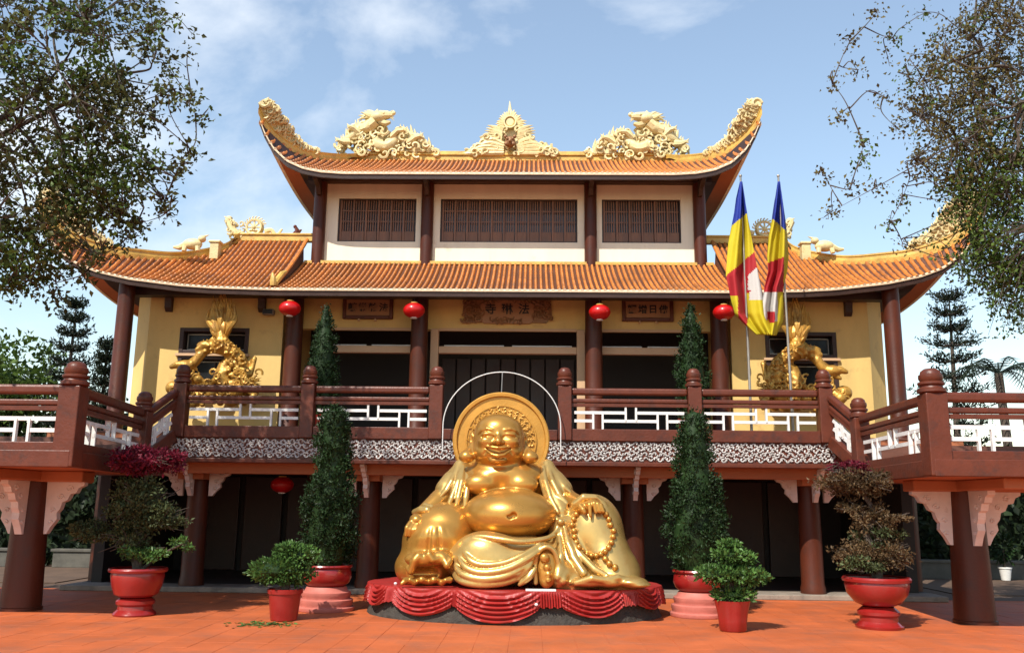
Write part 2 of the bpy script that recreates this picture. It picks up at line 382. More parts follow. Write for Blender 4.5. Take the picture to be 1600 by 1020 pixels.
# ---- main floor walls
for s in (-1, 1):
    xs = [4.74, 7.62]
    w = MB()
    # front wall of the side block around two window openings (upper 4.72..5.20, lower 3.95..4.6)
    a, b, wa, wb = 4.74, 7.62, 5.48, 6.90
    f = lambda x0, x1, z0, z1: w.box(min(s*x0, s*x1), max(s*x0, s*x1), 18.6, 18.85, z0, z1)
    f(a, wa, ZD+.002, 6.15); f(wb, b, ZD+.002, 6.15); f(wa, wb, 5.21, 6.15); f(wa, wb, 4.62, 4.71); f(wa, wb, ZD+.002, 3.86)
    part(w, 'wall', 'yellow')
    ch = MB().slab([(0,ZD+.002),(.66,ZD+.002),(.66,6.15),(0,6.15)], (s*7.62, 18.6, 0) if s > 0 else (-7.62, 18.6, 0), (s*.70, .71, 0), (0,0,1), .004)
    ch.v = [(x+ (-s*.09), y+.09, z) if i < 4 else (x, y, z) for i, (x, y, z) in enumerate(ch.v)] if s > 0 else [(x+.09, y+.09, z) if i >= 4 else (x, y, z) for i, (x, y, z) in enumerate(ch.v)]
    part(ch, 'chamfer_wall', 'yellow')
    part(MB().box(min(s*7.86, s*8.07), max(s*7.86, s*8.07), 19.08, 24.0, ZD+.002, 6.15), 'side_wall', 'yellow')
    part(MB().box(min(s*4.742, s*4.95), max(s*4.742, s*4.95), 18.853, 21.5, ZD+.002, 6.15), 'return_wall', 'yellow')
    for z0, z1 in ((4.71, 5.21), (3.86, 4.62)):
        wd = part(MB().box(min(s*wa, s*wb), max(s*wa, s*wb), 18.78, 18.80, z0, z1), 'window', 'glass')
        fr = MB(); x0, x1 = min(s*wa, s*wb), max(s*wa, s*wb)
        fr.box(x0-.03, x0+.055, 18.57, 18.77, z0-.02, z1+.03); fr.box(x1-.055, x1+.03, 18.57, 18.77, z0-.02, z1+.03)
        fr.box(x0+.056, x1-.056, 18.572, 18.77, z1-.05, z1+.03); fr.box(x0+.056, x1-.056, 18.572, 18.77, z0-.02, z0+.05)
        fr.build('window_frame', 'darkwood', wd, bevel=.006)
        MB().box((x0+x1)/2-.02, (x0+x1)/2+.02, 18.74, 18.775, z0+.051, z1-.051).build('mullion', 'darkwood', wd)
        ins = MB(); t = .018
        ins.box(x0+.085, x0+.085+t, 18.735, 18.772, z0+.08, z1-.08).box(x1-.085-t, x1-.085, 18.735, 18.772, z0+.08, z1-.08)
        ins.box(x0+.104, x1-.104, 18.736, 18.772, z1-.10, z1-.08).box(x0+.104, x1-.104, 18.736, 18.772, z0+.08, z0+.10)
        ins.build('inner_sash', 'pole', wd)
    part(MB().box(min(s*5.40, s*6.98), max(s*5.40, s*6.98), 18.53, 18.598, 4.63, 4.685), 'window_sill', 'trim', bevel=.005)
    for x in (7.2, 5.2):
        part(MB().slab([(0,0),(.16,0),(.16,-.10),(.13,-.2),(.12,-.34),(.05,-.42),(0,-.42)], (s*x, 18.598, 6.0), (0,-1,0), (0,0,1), .15), 'corbel', 'darkwood', bevel=.01)
    part(MB().lathe([(.20,0),(.20,.12),(.17,.18),(.165,3.25)], (s*7.88, 18.0, ZD+.002), 20), 'corner_column', 'column', smooth=True)
    part(MB().lathe([(.2,0),(.2,2.2)], (s*7.88, 18.0, .0), 16), 'corner_column', 'column', smooth=True)
# porch: plaque wall, lintels, trims and columns
part(MB().box(-4.739, 4.739, 19.0, 19.2, 5.32, 6.25), 'plaque_wall', 'yellow')
for x0, x1 in ((-4.0, -2.03), (-1.45, 1.52), (2.03, 4.0)):
    part(MB().box(x0, x1, 18.96, 19.1, 4.80, 4.95), 'transom_bar', 'trim', bevel=.01)
    part(MB().box(x0, x1, 18.97, 19.0, 5.29, 5.35), 'lintel_strip', 'trim')
    m = (x0+x1)/2
    for k in (-1, 1):
        xx = m + k*(x1-x0)*.25; L = (x1-x0)*.22
        part(MB().tube([(xx-L, 19.3, 5.02), (xx+L, 19.3, 5.02)], .018, 8), 'strip_light', 'white', smooth=True)
for x in (-1.54, 1.61):
    part(MB().box(x-.085, x+.085, 18.93, 19.12, ZD+.003, 5.33), 'door_trim', 'trim', bevel=.01)
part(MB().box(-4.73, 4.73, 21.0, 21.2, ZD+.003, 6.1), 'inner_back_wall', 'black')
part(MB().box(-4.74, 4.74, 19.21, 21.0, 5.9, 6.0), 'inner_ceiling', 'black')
for i in range(9):
    x = -1.4+i*.35
    part(MB().box(x-.16, x+.16, 20.9, 20.96, ZD+.01, 5.0), 'door_leaf', 'darkwood', bevel=.01)
for x in (-4.5, -1.83, 1.86, 4.5):
    part(MB().lathe([(.24,0),(.24,.08),(.19,.16),(.185,1.6),(.175,3.3)], (x, 18.62, ZD+.002), 24), 'porch_column', 'column', smooth=True)
part(MB().box(-8.0, 8.0, 18.2, 18.45, 5.86, 6.02), 'eave_beam', 'darkwood')

# ---- upper storey
ZU0, ZU1, YU = 6.9, 9.12, 20.0
wins = [(-4.0, -2.17), (-1.60, 1.60), (2.17, 4.0)]
w = MB()
w.box(-4.40, 4.40, YU, YU+.2, ZU0, 7.59); w.box(-4.40, 4.40, YU, YU+.2, 8.645, ZU1)
for x0, x1 in ((-4.40, -4.0), (-2.17, -1.60), (1.60, 2.17), (4.0, 4.40)): w.box(x0, x1, YU+.001, YU+.2, 7.59, 8.645)
w.box(-4.40, -4.2, YU+.201, 24, ZU0, ZU1); w.box(4.2, 4.40, YU+.201, 24, ZU0, ZU1)
part(w, 'upper_wall', 'cream')
for x0, x1 in wins:
    wd = part(MB().box(x0, x1, YU+.15, YU+.17, 7.59, 8.645), 'upper_window', 'pane')
    fr = MB().box(x0, x0+.03, YU+.03, YU+.149, 7.59, 8.645).box(x1-.03, x1, YU+.03, YU+.149, 7.59, 8.645).box(x0+.031, x1-.031, YU+.03, YU+.149, 7.59, 7.62).box(x0+.031, x1-.031, YU+.03, YU+.149, 8.615, 8.645)
    fr.build('window_frame', 'darkwood', wd)
    n = 6 if x1-x0 < 2.5 else 11
    W = (x1-x0-.06)/n
    for i in range(n):
        a = x0+.03+i*W
        MB().box(a+.006, a+.05, YU+.05, YU+.12, 7.622, 8.613).build('window_stile', 'lattice', wd)
        MB().box(a+.052, a+W-.008, YU+.06, YU+.11, 7.622, 7.86).build('window_panel', 'lattice', wd, bevel=.006)
        la = MB()
        for k in range(4):
            xx = a+.055+(W-.07)*(k+.5)/4; la.box(xx-.011, xx+.011, YU+.07, YU+.1, 7.862, 8.613)
        for z in (8.1, 8.36): la.box(a+.052, a+W-.008, YU+.062, YU+.069, z-.012, z+.012)
        la.build('window_lattice', 'lattice', wd)
for x in (-4.42, -1.90, 1.90, 4.42):
    part(MB().lathe([(.145,0),(.145,2.3)], (x, YU-.06, 6.85), 20), 'upper_column', 'column', smooth=True)
part(MB().box(-4.7, 4.7, YU-.24, YU-.02, 8.99, 9.14), 'upper_eave_beam', 'darkwood')
for x in (-4.42, -1.90, 1.90, 4.42):
    part(MB().slab([(0,0),(.55,0),(.5,-.12),(.2,-.2),(.1,-.35),(0,-.35)], (x, YU-.2, 8.985), (0,-1,0), (0,0,1), .10), 'eave_corbel', 'darkwood', bevel=.008)

# ---- roofs
def roof(name, label, XS, EZ, EY, HX, HY, HZ, topfn, sp, rowr, wallX, wallY, wallZ, side, sideback, soffit_split=0.45):
    rf = MB(); E = lambda x: V(x, interp(abs(x), XS, EY), interp(abs(x), XS, EZ))
    tip = XS[-1]
    def top(x):
        ax = abs(x)
        t = topfn(ax)
        if t is None: return V(x, interp(ax, HX, HY), interp(ax, HX, HZ))
        return V(x, *t)
    def pt(x, t, dz=0.0):
        e, h = E(x), top(x); p = e+(h-e)*t; sag = 0.055*np.linalg.norm(h-e)
        p[2] -= sag*4*t*(1-t)*.5; p[2] += dz; return p
    n = int(2*tip/.11); X = [-tip+2*tip*i/n for i in range(n+1)]
    G = [[pt(x, t) for t in np.linspace(0, 1, 9)] for x in X]
    rf.grid(G, flip=True)
    # side slopes, from the hip line out to the side eave
    sd = side  # list of (x, y, z) along the right side eave, starting at the tip
    hip = [V(x, y, z) for x, y, z in zip(HX, HY, HZ)][::-1]
    for s in (-1, 1):
        A = smooth_curve(sd, 6); n2 = len(A)
        Hc = smooth_curve(hip+[V(hip[-1][0], sideback, hip[-1][2])], 8)
        Bp = [Hc[int(round(i*(len(Hc)-1)/(n2-1)))] for i in range(n2)]
        GG = [[V(s*(a+(b-a)*t)[0], (a+(b-a)*t)[1], (a+(b-a)*t)[2]) for t in np.linspace(0, 1, 5)] for a, b in zip(A, Bp)]
        rf.grid(GG, flip=(s > 0))
    R0 = part(rf, name, 'roofpan', smooth=True); R0['label'] = label
    # barrel-tile rows
    m = int(2*(tip-.03)/sp)
    for i in range(m+1):
        x = -tip+.03+(2*(tip-.03))*i/m
        x += rnd.uniform(-.007, .007) if 0 < i < m else 0; jr = rnd.uniform(.92, 1.1)
        a, b = pt(x, 0), pt(x, 1); L = np.linalg.norm(b-a)
        if L < .12: continue
        k = max(2, int(L/.21)); vs = []; fs = []; rings = []
        for j in range(k):
            for (tt, rr) in ((j/k, rowr*1.10*jr), ((j+.93)/k, rowr*.84*jr)):
                c = pt(x, min(1, tt)); c2 = pt(x, min(1, tt+.02)); d = c2-c if tt < .97 else c-pt(x, tt-.02); d /= np.linalg.norm(d)
                sx = V(1,0,0); up = np.cross(sx, d); up /= np.linalg.norm(up)
                if up[2] < 0: up = -up
                base = c-d*(.05 if j == 0 and tt == 0 else 0)
                rings.append([base+sx*rr*math.cos(q)+up*(rr*1.7*math.sin(q)-.006) for q in np.linspace(0, math.pi, 6)])
        for r_ in rings: vs += r_
        q = 6
        for j in range(len(rings)-1):
            for z in range(q-1): fs.append((j*q+z, (j+1)*q+z, (j+1)*q+z+1, j*q+z+1))
        mb = MB().add(vs, fs); nf = len(fs); mb.f.append(tuple(range(q)))
        o = mb.build('tile_row', 'rooftile', R0, smooth=True, angle=35)
        o.data.materials.append(MT['tilecap']); o.data.polygons[nf].material_index = 1
    # cream eave edge and dark fascia
    ee = MB(); fa = MB()
    pth = [E(x) for x in X]
    G1 = [[p+V(0,-.045,.012), p+V(0,-.052,-.012), p+V(0,-.045,-.040), p+V(0,.06,-.040)] for p in pth]
    ee.grid(G1, flip=False)
    part(ee, 'eave_edge', 'tilecap', R0)
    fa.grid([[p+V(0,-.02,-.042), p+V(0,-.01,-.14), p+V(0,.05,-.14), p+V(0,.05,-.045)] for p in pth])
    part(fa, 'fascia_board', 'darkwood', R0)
    for s in (-1, 1):
        A = smooth_curve(sd, 6); e2 = MB()
        e2.grid([[V(s*(p[0]+.02), p[1], p[2]+.04), V(s*(p[0]+.03), p[1], p[2]-.05), V(s*(p[0]-.05), p[1], p[2]-.06)] for p in A])
        part(e2, 'side_eave_edge', 'tilecap', R0)
    # soffits: outer plaster band, inner dark boards
    sos = []; si = MB(); f_ = soffit_split
    def ruled(A, Wp, so):
        for mbx, t0, t1 in ((so, 0, f_), (si, f_, 1)):
            mbx.grid([[a+(w_-a)*t + V(0,0,-.05) for t in np.linspace(t0, t1, 4)] for a, w_ in zip(A, Wp)])
    # front soffit all dark
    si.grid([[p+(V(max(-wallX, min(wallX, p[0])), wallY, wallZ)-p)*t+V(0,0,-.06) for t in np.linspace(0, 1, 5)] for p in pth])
    for s in (-1, 1):
        A = [V(s*p[0], p[1], p[2]) for p in smooth_curve(sd, 6)]
        Wp = [V(s*wallX, max(wallY, p[1]), wallZ) for p in A]
        so = MB(); ruled(A, Wp, so); sos.append((s, so))
    for s, so in sos: part(so, 'soffit', 'soffit', R0, smooth=True)
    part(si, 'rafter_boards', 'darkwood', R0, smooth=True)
    # hip ridges
    for s in (-1, 1):
        P = smooth_curve([V(s*x, y, z) for x, y, z in zip(HX, HY, HZ)], 8)
        hb = MB()
        G2 = [[p+V(-s*.0,-.09,-.10), p+V(0,-.11,.02), p+V(0,-.08,.03), p+V(0,-.075,.10), p+V(0,-.10,.115), p+V(0,-.10,.15), p+V(0,.10,.15), p+V(0,.09,-.10)] for p in P]
        hb.grid(G2, flip=(s > 0)); 
        hb.f.append(tuple(range(len(hb.v)-8, len(hb.v))))
        part(hb, 'hip_ridge', 'ridge', R0, smooth=True, angle=30)
    return R0, E, pt
# lower roof
LXS = [0, 4.7, 6.0, 6.67, 7.7, 8.37, 8.8, 9.17, 9.42, 9.6]
LEZ = [5.90, 5.90, 5.93, 5.97, 6.09, 6.23, 6.39, 6.66, 6.97, 7.36]
LEY = [17.75, 17.75, 17.74, 17.73, 17.70, 17.66, 17.62, 17.57, 17.52, 17.46]
LHX = [6.35, 6.62, 7.3, 8.0, 8.5, 9.0, 9.35, 9.64]
LHY = [20.3, 19.95, 19.2, 18.55, 18.2, 17.85, 17.65, 17.45]
LHZ = [7.72, 7.32, 6.92, 6.80, 6.80, 6.94, 7.18, 7.56]
def ltop(ax):
    if ax <= 4.75: return (19.98, 7.08)
    if ax <= 6.35: return (20.3, 7.70)
    return None
LR, LE, LPT = roof('lower_roof', 'lower orange tiled roof with upswept corners', LXS, LEZ, LEY, LHX, LHY, LHZ, ltop, 0.116, 0.034, 8.07, 18.6, 6.12,
    [(9.62,17.46,7.36),(9.25,17.9,6.75),(8.98,18.6,6.28),(8.82,19.4,6.03),(8.78,20.5,5.95),(8.78,22.0,5.95),(8.78,24.0,5.95)], 24.0)
# upper roof
UXS = [0, 3.7, 4.2, 4.6, 4.99, 5.29, 5.48, 5.62]
UEZ = [8.89, 8.89, 8.92, 8.99, 9.16, 9.45, 9.74, 10.08]
UEY = [19.0, 19.0, 18.99, 18.97, 18.94, 18.92, 18.9, 18.88]
UHX = [3.9, 4.3, 4.7, 5.05, 5.35, 5.55, 5.66]
UHY = [22.0, 21.2, 20.45, 19.85, 19.35, 19.05, 18.88]
UHZ = [10.40, 10.06, 9.82, 9.74, 9.84, 10.06, 10.32]
UR, UE, UPT = roof('upper_roof', 'upper orange tiled roof with ridge carvings', UXS, UEZ, UEY, UHX, UHY, UHZ, lambda ax: (22.0, 10.40) if ax <= 3.9 else None, 0.116, 0.034, 4.40, 20.0, 9.12,
    [(5.64,18.9,10.08),(5.45,19.3,9.62),(5.28,19.9,9.22),(5.2,20.6,9.02),(5.18,21.5,8.95),(5.18,23.0,8.95),(5.18,25.0,8.95)], 25.0)
# ridges
part(MB().box(-4.0, 4.0, 21.92, 22.08, 10.36, 10.50).box(-4.05, 4.05, 21.88, 22.12, 10.502, 10.56).box(-4.0, 4.0, 21.92, 22.08, 10.562, 10.625), 'main_ridge', 'ridge', UR, bevel=.01)
for s in (-1, 1):
    x0, x1 = sorted((s*4.42, s*6.5))
    part(MB().box(x0, x1, 20.22, 20.38, 7.66, 7.80).box(x0, x1, 20.19, 20.41, 7.802, 7.85), 'side_ridge', 'ridge', LR, bevel=.01)
    P = [LPT(s*4.76, t, .05) for t in np.linspace(.02, 1, 10)]
    part(MB().tube(P, .045, 8), 'descending_ridge', 'rooftile', LR, smooth=True)
    part(MB().tube([P[0]+V(0,-.03,0), P[0]+V(0,-.06,.14), P[0]+V(s*.03,-.03,.26)], [.07,.06,.02], 8).tube([P[0]+V(s*.02,.05,.02), P[2]+V(0,0,.06), P[3]], [.07,.06,.04], 8), 'verge_finial', 'ridge', LR, smooth=True)
    # flashing where the lower roof meets the upper wall
part(MB().box(-4.7, 4.7, 19.84, 19.998, 7.02, 7.09), 'roof_flashing', 'ridge', LR)
part(MB().box(-8.6, 8.6, 20.3, 24.5, 7.0, 7.05), 'roof_void_floor', 'darkwood', LR)

# ================================================================== terrace railing and stair landings
FH = [(0,.465,.74), (.558,1,.74), (0,.163,.37), (.248,.752,.37), (.845,1,.37)]
FV = [(.465,.37,1), (.558,.37,1), (.171,0,.74), (.256,0,.74), (.752,0,.74), (.837,0,.74)]
def newel(parent, x, y, z0, ztop, w=.24, m='redwood'):
    h = w/2; zs = ztop-.34
    n = MB().box(x-h, x+h, y-h, y+h, z0, zs).build('newel_post', m, parent, bevel=.015)
    MB().lathe([(h*1.02,0),(h*1.28,.02),(h*1.28,.06),(h*1.05,.075),(h*.98,.10),(h*1.18,.125),(h*1.18,.15),(h*.95,.165),(h*1.08,.20),(h*1.06,.25),(h*.92,.262),(h*.86,.30),(h*.55,.335),(0.02,.345)],
        (x, y, zs+.001), 20).build('post_finial', m, n, smooth=True)
    return n
def rail_bay(parent, A, B, zA, zB, sc=1.0, inset=.12, fret='white', reverse=False):
    """A, B: plan points of the post centres; zA, zB: deck heights below them"""
    A = V(*A, 0); B = V(*B, 0); d = (B-A); L = np.linalg.norm(d); d /= L
    P = lambda s, h: A+d*(inset+(L-2*inset)*s)+V(0,0,zA+(zB-zA)*((inset+(L-2*inset)*s)/L)+h*sc)
    part = lambda a, b, w, h, nm, m, **k: MB().bar(a, b, w, h).build(nm, m, parent, **k)
    part(P(0,.77), P(1,.77), .13, .125*sc, 'handrail', 'redwood', bevel=.035)
    part(P(0,.605), P(1,.605), .10, .075*sc, 'middle_rail', 'redwood', bevel=.02)
    part(P(0,.53), P(1,.53), .085, .055*sc, 'frame_rail', 'redwood')
    part(P(0,-.005), P(1,-.005), .16, .21*sc, 'base_board', 'redwood', bevel=.01)
    wq = .05/(L-2*inset)
    for a in (wq/2, 1-wq/2): part(P(a,.101), P(a,.502), .08, .05, 'frame_stile', 'redwood')
    z0, z1 = .102, .5; s0, s1 = wq, 1-wq
    for a, b, h in FH:
        q = 1 if not reverse else -1
        part(P(s0+(s1-s0)*a, z0+(z1-z0)*h), P(s0+(s1-s0)*b, z0+(z1-z0)*h), .035, .052*sc, 'fret_bar', fret)
    for a, h0, h1 in FV:
        s_ = s0+(s1-s0)*a
        MB().bar(P(s_, z0+(z1-z0)*h0), P(s_, z0+(z1-z0)*h1), .034, .058, up=tuple(np.cross(d, V(0,0,1)))).build('fret_bar', fret, parent)
TR = thing('terrace_railing', 'red brown balustrade with white fretwork along the first-floor terrace edge', 'railing', (0, 16, ZD))
NX = [-5.77, -3.46, -1.15, 1.15, 3.46, 5.77]
for x in NX: newel(TR, x, 16.02, 2.745, 4.05)
for a, b in ((0,1),(1,2),(3,4),(4,5)): rail_bay(TR, (NX[a],16.02), (NX[b],16.02), ZD, ZD)
MB().box(-1.02, 1.02, 15.95, 16.09, 2.745, 2.93).build('base_board', 'redwood', TR, bevel=.01)
LAND = {}
for s, lab, xin, xmid in ((-1, 'left', 5.64, 6.08), (1, 'right', 5.86, 6.07)):
    Lg = thing('stair_landing', 'raised stair landing with red brown balustrade, at the %s of the courtyard' % lab, 'landing', (s*7.5, 13.6, 0), 'stair landings beside the terrace')
    LAND[s] = Lg; zl = 2.27
    poly = [(s*xin,12.0),(s*10.6,12.0),(s*10.6,15.3),(s*xmid,15.3)]
    if s < 0: poly = poly[::-1]
    MB().slab(poly, (0,0,2.155), (1,0,0), (0,1,0), .22).build('deck', 'soffit', Lg)
    pf = lambda a, b, y0, y1, z0, z1, nm, m, **k: MB().box(min(s*a,s*b), max(s*a,s*b), y0, y1, z0, z1).build(nm, m, Lg, **k)
    pf(xin-.05, 10.6, 11.90, 11.998, 2.04, 2.26, 'fascia', 'redwood', bevel=.01)
    MB().bar((s*(xin-.03), 11.95, 2.15), (s*(xmid-.03), 15.3, 2.15), .1, .215).build('side_fascia', 'redwood', Lg, bevel=.01)
    pf(6.2, 10.4, 13.55, 13.95, 1.88, 2.044, 'cross_beam', 'soffit', bevel=.02)
    pf(6.83, 7.23, 12.2, 15.2, 1.89, 2.043, 'long_beam', 'soffit', bevel=.02)
    MB().lathe([(.30,0),(.30,.05),(.285,.06),(.27,.5),(.245,1.5),(.235,1.88)], (s*7.03, 13.75, .0), 28).build('column', 'column', Lg, smooth=True)
    brackets(Lg, s*7.03, 13.75, 1.888, .58, .78, .22, dirs=((1,0),(-1,0),(0,-1)), th=.11)
    newel(Lg, s*(xin+.05), 12.05, 2.045, 3.47, .29); newel(Lg, s*xmid, 15.2, 2.05, 3.45, .25)
    newel(Lg, s*(xin+2.6), 12.05, 2.26, 3.47, .29); newel(Lg, s*(xin+5.2), 12.05, 2.26, 3.47, .29)
    pa = (s*(xin+.05), 12.05)
    rail_bay(Lg, pa, (s*(xin+2.6), 12.05), zl, zl, 1.06, .145)
    rail_bay(Lg, (s*(xin+2.6),12.05), (s*(xin+5.2),12.05), zl, zl, 1.06, .145)
    rail_bay(Lg, pa, (s*xmid, 15.2), zl, zl, 1.06, .14)
    rail_bay(Lg, (s*xmid, 15.2), (s*5.80, 16.02), zl, ZD, 1.0, .125)
    for k in range(3):
        pf(6.0 if k else 6.12, 9.2, 15.3+.26*k, 15.3+.26*(k+1)-.002, 2.05, 2.42+.145*k, 'step', 'terrace')
# ================================================================== sculpting by distance fields
class SDF:
    def __init__(self, lo, hi, h):
        self.lo = V(*lo); self.h = h; self.n = [int(math.ceil((hi[i]-lo[i])/h))+1 for i in range(3)]
        self.D = np.full(self.n, 1.0, np.float32)
    def _sl(self, lo, hi):
        a = [max(0, int(math.floor((lo[i]-self.lo[i])/self.h))) for i in range(3)]; b = [min(self.n[i], int(math.ceil((hi[i]-self.lo[i])/self.h))+1) for i in range(3)]
        if any(b[i] <= a[i] for i in range(3)): return None, None
        ax = [(self.lo[i]+self.h*np.arange(a[i], b[i])).astype(np.float32) for i in range(3)]
        return tuple(slice(a[i], b[i]) for i in range(3)), (ax[0][:,None,None], ax[1][None,:,None], ax[2][None,None,:])
    def _merge(self, sl, d, k, op):
        A = self.D[sl]
        if op == 'add':
            h = np.clip(.5+.5*(d-A)/k, 0, 1); self.D[sl] = d*(1-h)+A*h-k*h*(1-h)
        else:
            d = -d; h = np.clip(.5-.5*(d-A)/k, 0, 1); self.D[sl] = d*(1-h)+A*h+k*h*(1-h)
    def ell(self, c, r, k=.03, op='add', rot=None):
        c = V(*c); r = V(*r); m = max(r)+k+2*self.h
        sl, X = self._sl(c-m, c+m)
        if sl is None: return self
        p = [X[i]-np.float32(c[i]) for i in range(3)]
        if rot is not None:
            M = np.array(rot.transposed(), np.float32); p = [M[i][0]*p[0]+M[i][1]*p[1]+M[i][2]*p[2] for i in range(3)]
        k0 = np.sqrt(sum((p[i]/r[i])**2 for i in range(3))); k1 = np.sqrt(sum((p[i]/r[i]**2)**2 for i in range(3)))+1e-6
        self._merge(sl, (k0*(k0-1)/k1).astype(np.float32), k, op); return self
    def tube(self, pts, rad, k=.03, op='add', flat=None):
        P = [V(*p) for p in pts]
        if not hasattr(rad, '__len__'): rad = [rad]*len(P)
        m = max(rad)+k+2*self.h; A = np.min(P, 0)-m; B = np.max(P, 0)+m
        sl, X = self._sl(A, B)
        if sl is None: return self
        d = None
        for i in range(len(P)-1):
            ab = P[i+1]-P[i]; L2 = max(1e-8, ab@ab); p = [X[j]-np.float32(P[i][j]) for j in range(3)]
            t = np.clip((p[0]*ab[0]+p[1]*ab[1]+p[2]*ab[2])/L2, 0, 1)
            q = np.sqrt((p[0]-t*ab[0])**2+(p[1]-t*ab[1])**2+(p[2]-t*ab[2])**2)-(rad[i]+(rad[i+1]-rad[i])*t)
            d = q if d is None else np.minimum(d, q)
        self._merge(sl, d.astype(np.float32), k, op); return self
    def floor(self, z):
        zz = (self.lo[2]+self.h*np.arange(self.n[2])).astype(np.float32)[None,None,:]
        self.D = np.maximum(self.D, z-zz); return self
    def mesh(self):
        D = self.D; S = D < 0
        c = np.zeros([n-1 for n in D.shape], np.uint8)
        for a in (0,1):
            for b in (0,1):
                for e in (0,1): c += S[a:D.shape[0]-1+a, b:D.shape[1]-1+b, e:D.shape[2]-1+e]
        act = (c > 0) & (c < 8); I = np.argwhere(act)
        idx = np.full(c.shape, -1, np.int64); idx[act] = np.arange(len(I))
        pos = np.zeros((len(I), 3)); cnt = np.zeros(len(I))
        corners = [(a,b,e) for a in (0,1) for b in (0,1) for e in (0,1)]
        val = {q: D[I[:,0]+q[0], I[:,1]+q[1], I[:,2]+q[2]] for q in corners}
        for q in corners:
            for ax in range(3):
                if q[ax] == 0:
                    r = list(q); r[ax] = 1; r = tuple(r); a, b = val[q], val[r]; m = (a < 0) != (b < 0)
                    t = np.where(m, a/np.where(m, a-b, 1), 0); pp = np.tile(np.array(q, float), (len(I),1)); pp[:,ax] = t
                    pos[m] += pp[m]; cnt[m] += 1
        pos = (I+pos/cnt[:,None])*self.h+self.lo
        F = []
        for ax in range(3):
            u, w = (ax+1) % 3, (ax+2) % 3
            s0 = [slice(1, n-1) for n in D.shape]; s1 = list(s0); s0[ax] = slice(0, D.shape[ax]-1); s1[ax] = slice(1, D.shape[ax])
            a, b = S[tuple(s0)], S[tuple(s1)]
            for sgn, m in ((1, a & ~b), (-1, ~a & b)):
                J = np.argwhere(m)
                if len(J) == 0: continue
                off = [1,1,1]; off[ax] = 0; J = J+off
                def cell(du, dw):
                    K = J.copy(); K[:,u] += du; K[:,w] += dw; return idx[K[:,0], K[:,1], K[:,2]]
                q = np.stack([cell(-1,-1), cell(0,-1), cell(0,0), cell(-1,0)], 1)
                if sgn < 0: q = q[:,::-1]
                F.append(q)
        F = np.concatenate(F); F = F[(F >= 0).all(1)]
        return pos, F
    def build(self, name, material, parent, relax=2):
        pos, F = self.mesh()
        for _ in range(relax):
            acc = np.zeros_like(pos); n = np.zeros(len(pos))
            for i in range(4):
                a, b = F[:,i], F[:,(i+1) % 4]
                np.add.at(acc, a, pos[b]); np.add.at(acc, b, pos[a]); np.add.at(n, a, 1); np.add.at(n, b, 1)
            pos = pos*.5+.5*acc/np.maximum(n, 1)[:,None]
        off = np.array(WLOC.get(parent.name, (0,0,0))) if parent else 0
        me = bpy.data.meshes.new(name); me.from_pydata((pos-off).tolist(), [], F.tolist()); me.update()
        me.polygons.foreach_set('use_smooth', [True]*len(me.polygons)); me.materials.append(MT[material])
        o = bpy.data.objects.new(name, me); COL.objects.link(o)
        if parent: o.parent = parent; WLOC[o.name] = tuple(off)
        return o

# ================================================================== the golden statue
PC = V(0.31, 14.25, 0); PRX, PRY, PZ = 2.22, 1.48, 0.45
ST = thing('buddha_statue', 'large seated laughing golden statue with bare round belly on a red draped plinth', 'statue', (0.2, 14.1, PZ))
VOX = 0.0138
B = SDF((-1.55, 12.75, PZ-.03), (2.25, 15.05, 3.2), VOX)
A_ = at
# torso
B.ell(A_(787,775,14.45), (.72,.48,.62), .05)
B.ell(A_(787,748,14.32), (.66,.42,.34), .12)
B.ell(A_(751,756,13.98), (.25,.16,.165), .07); B.ell(A_(816,757,13.98), (.25,.16,.165), .07)
B.ell(A_(797,803,13.85), (.72,.66,.385), .03)
B.ell(A_(797,812,13.72), (.60,.50,.25), .08)
B.ell(A_(787,741,14.22), (.56,.34,.17), .10)
# neck rolls, head
B.ell(A_(781,722,14.28), (.36,.30,.14), .06)
HY = 14.18
B.ell(A_(780,687,HY), (.405,.38,.37), .03)
B.ell(A_(779,707,HY-.08), (.40,.34,.215), .10)
B.ell(A_(779,669,HY), (.34,.34,.21), .10)
# brow bulges, cheeks, nose
for sx in (-1, 1):
    q = lambda u, v, y: A_(779+sx*u, v+ (0.012*sx*u), y)
    B.ell(q(18.5,690,13.90), (.135,.12,.105), .05)          # cheek
    B.ell(q(16,678.5,13.875), (.115,.075,.048), .02)         # lid
    B.tube([q(5,675.5,13.845), q(10,671.5,13.83), q(18,669.5,13.845), q(26,672,13.885), q(31,677,13.94)], [.016,.026,.028,.024,.014], .02)   # brow
    B.tube([q(6,682.5,13.825), q(12,681,13.795), q(19,681,13.80), q(27,684,13.86)], [.010,.020,.020,.010], .012, op='sub')              # eye slit
    B.tube([q(7,692,13.79), q(12,697,13.79), q(19,703,13.80), q(22,709,13.83)], [.010,.016,.016,.008], .03, op='sub')                  # smile crease
    B.ell(q(40.5,690,14.32), (.055,.10,.17), .02); B.ell(q(43,690,14.23), (.032,.035,.115), .015, op='sub')
    B.tube([q(40,697,14.25), q(45,707,14.15), q(49,713,14.05)], [.065,.085,.10], .03)    # long lobes
    B.ell(q(50,714,14.03), (.125,.10,.085), .04)
B.tube([A_(779,675,13.86), A_(778.5,685,13.78), A_(778.5,689,13.74)], [.035,.045,.055], .03)
B.ell(A_(773,691,13.78), (.040,.045,.032), .02); B.ell(A_(784.5,691,13.78), (.040,.045,.032), .02)
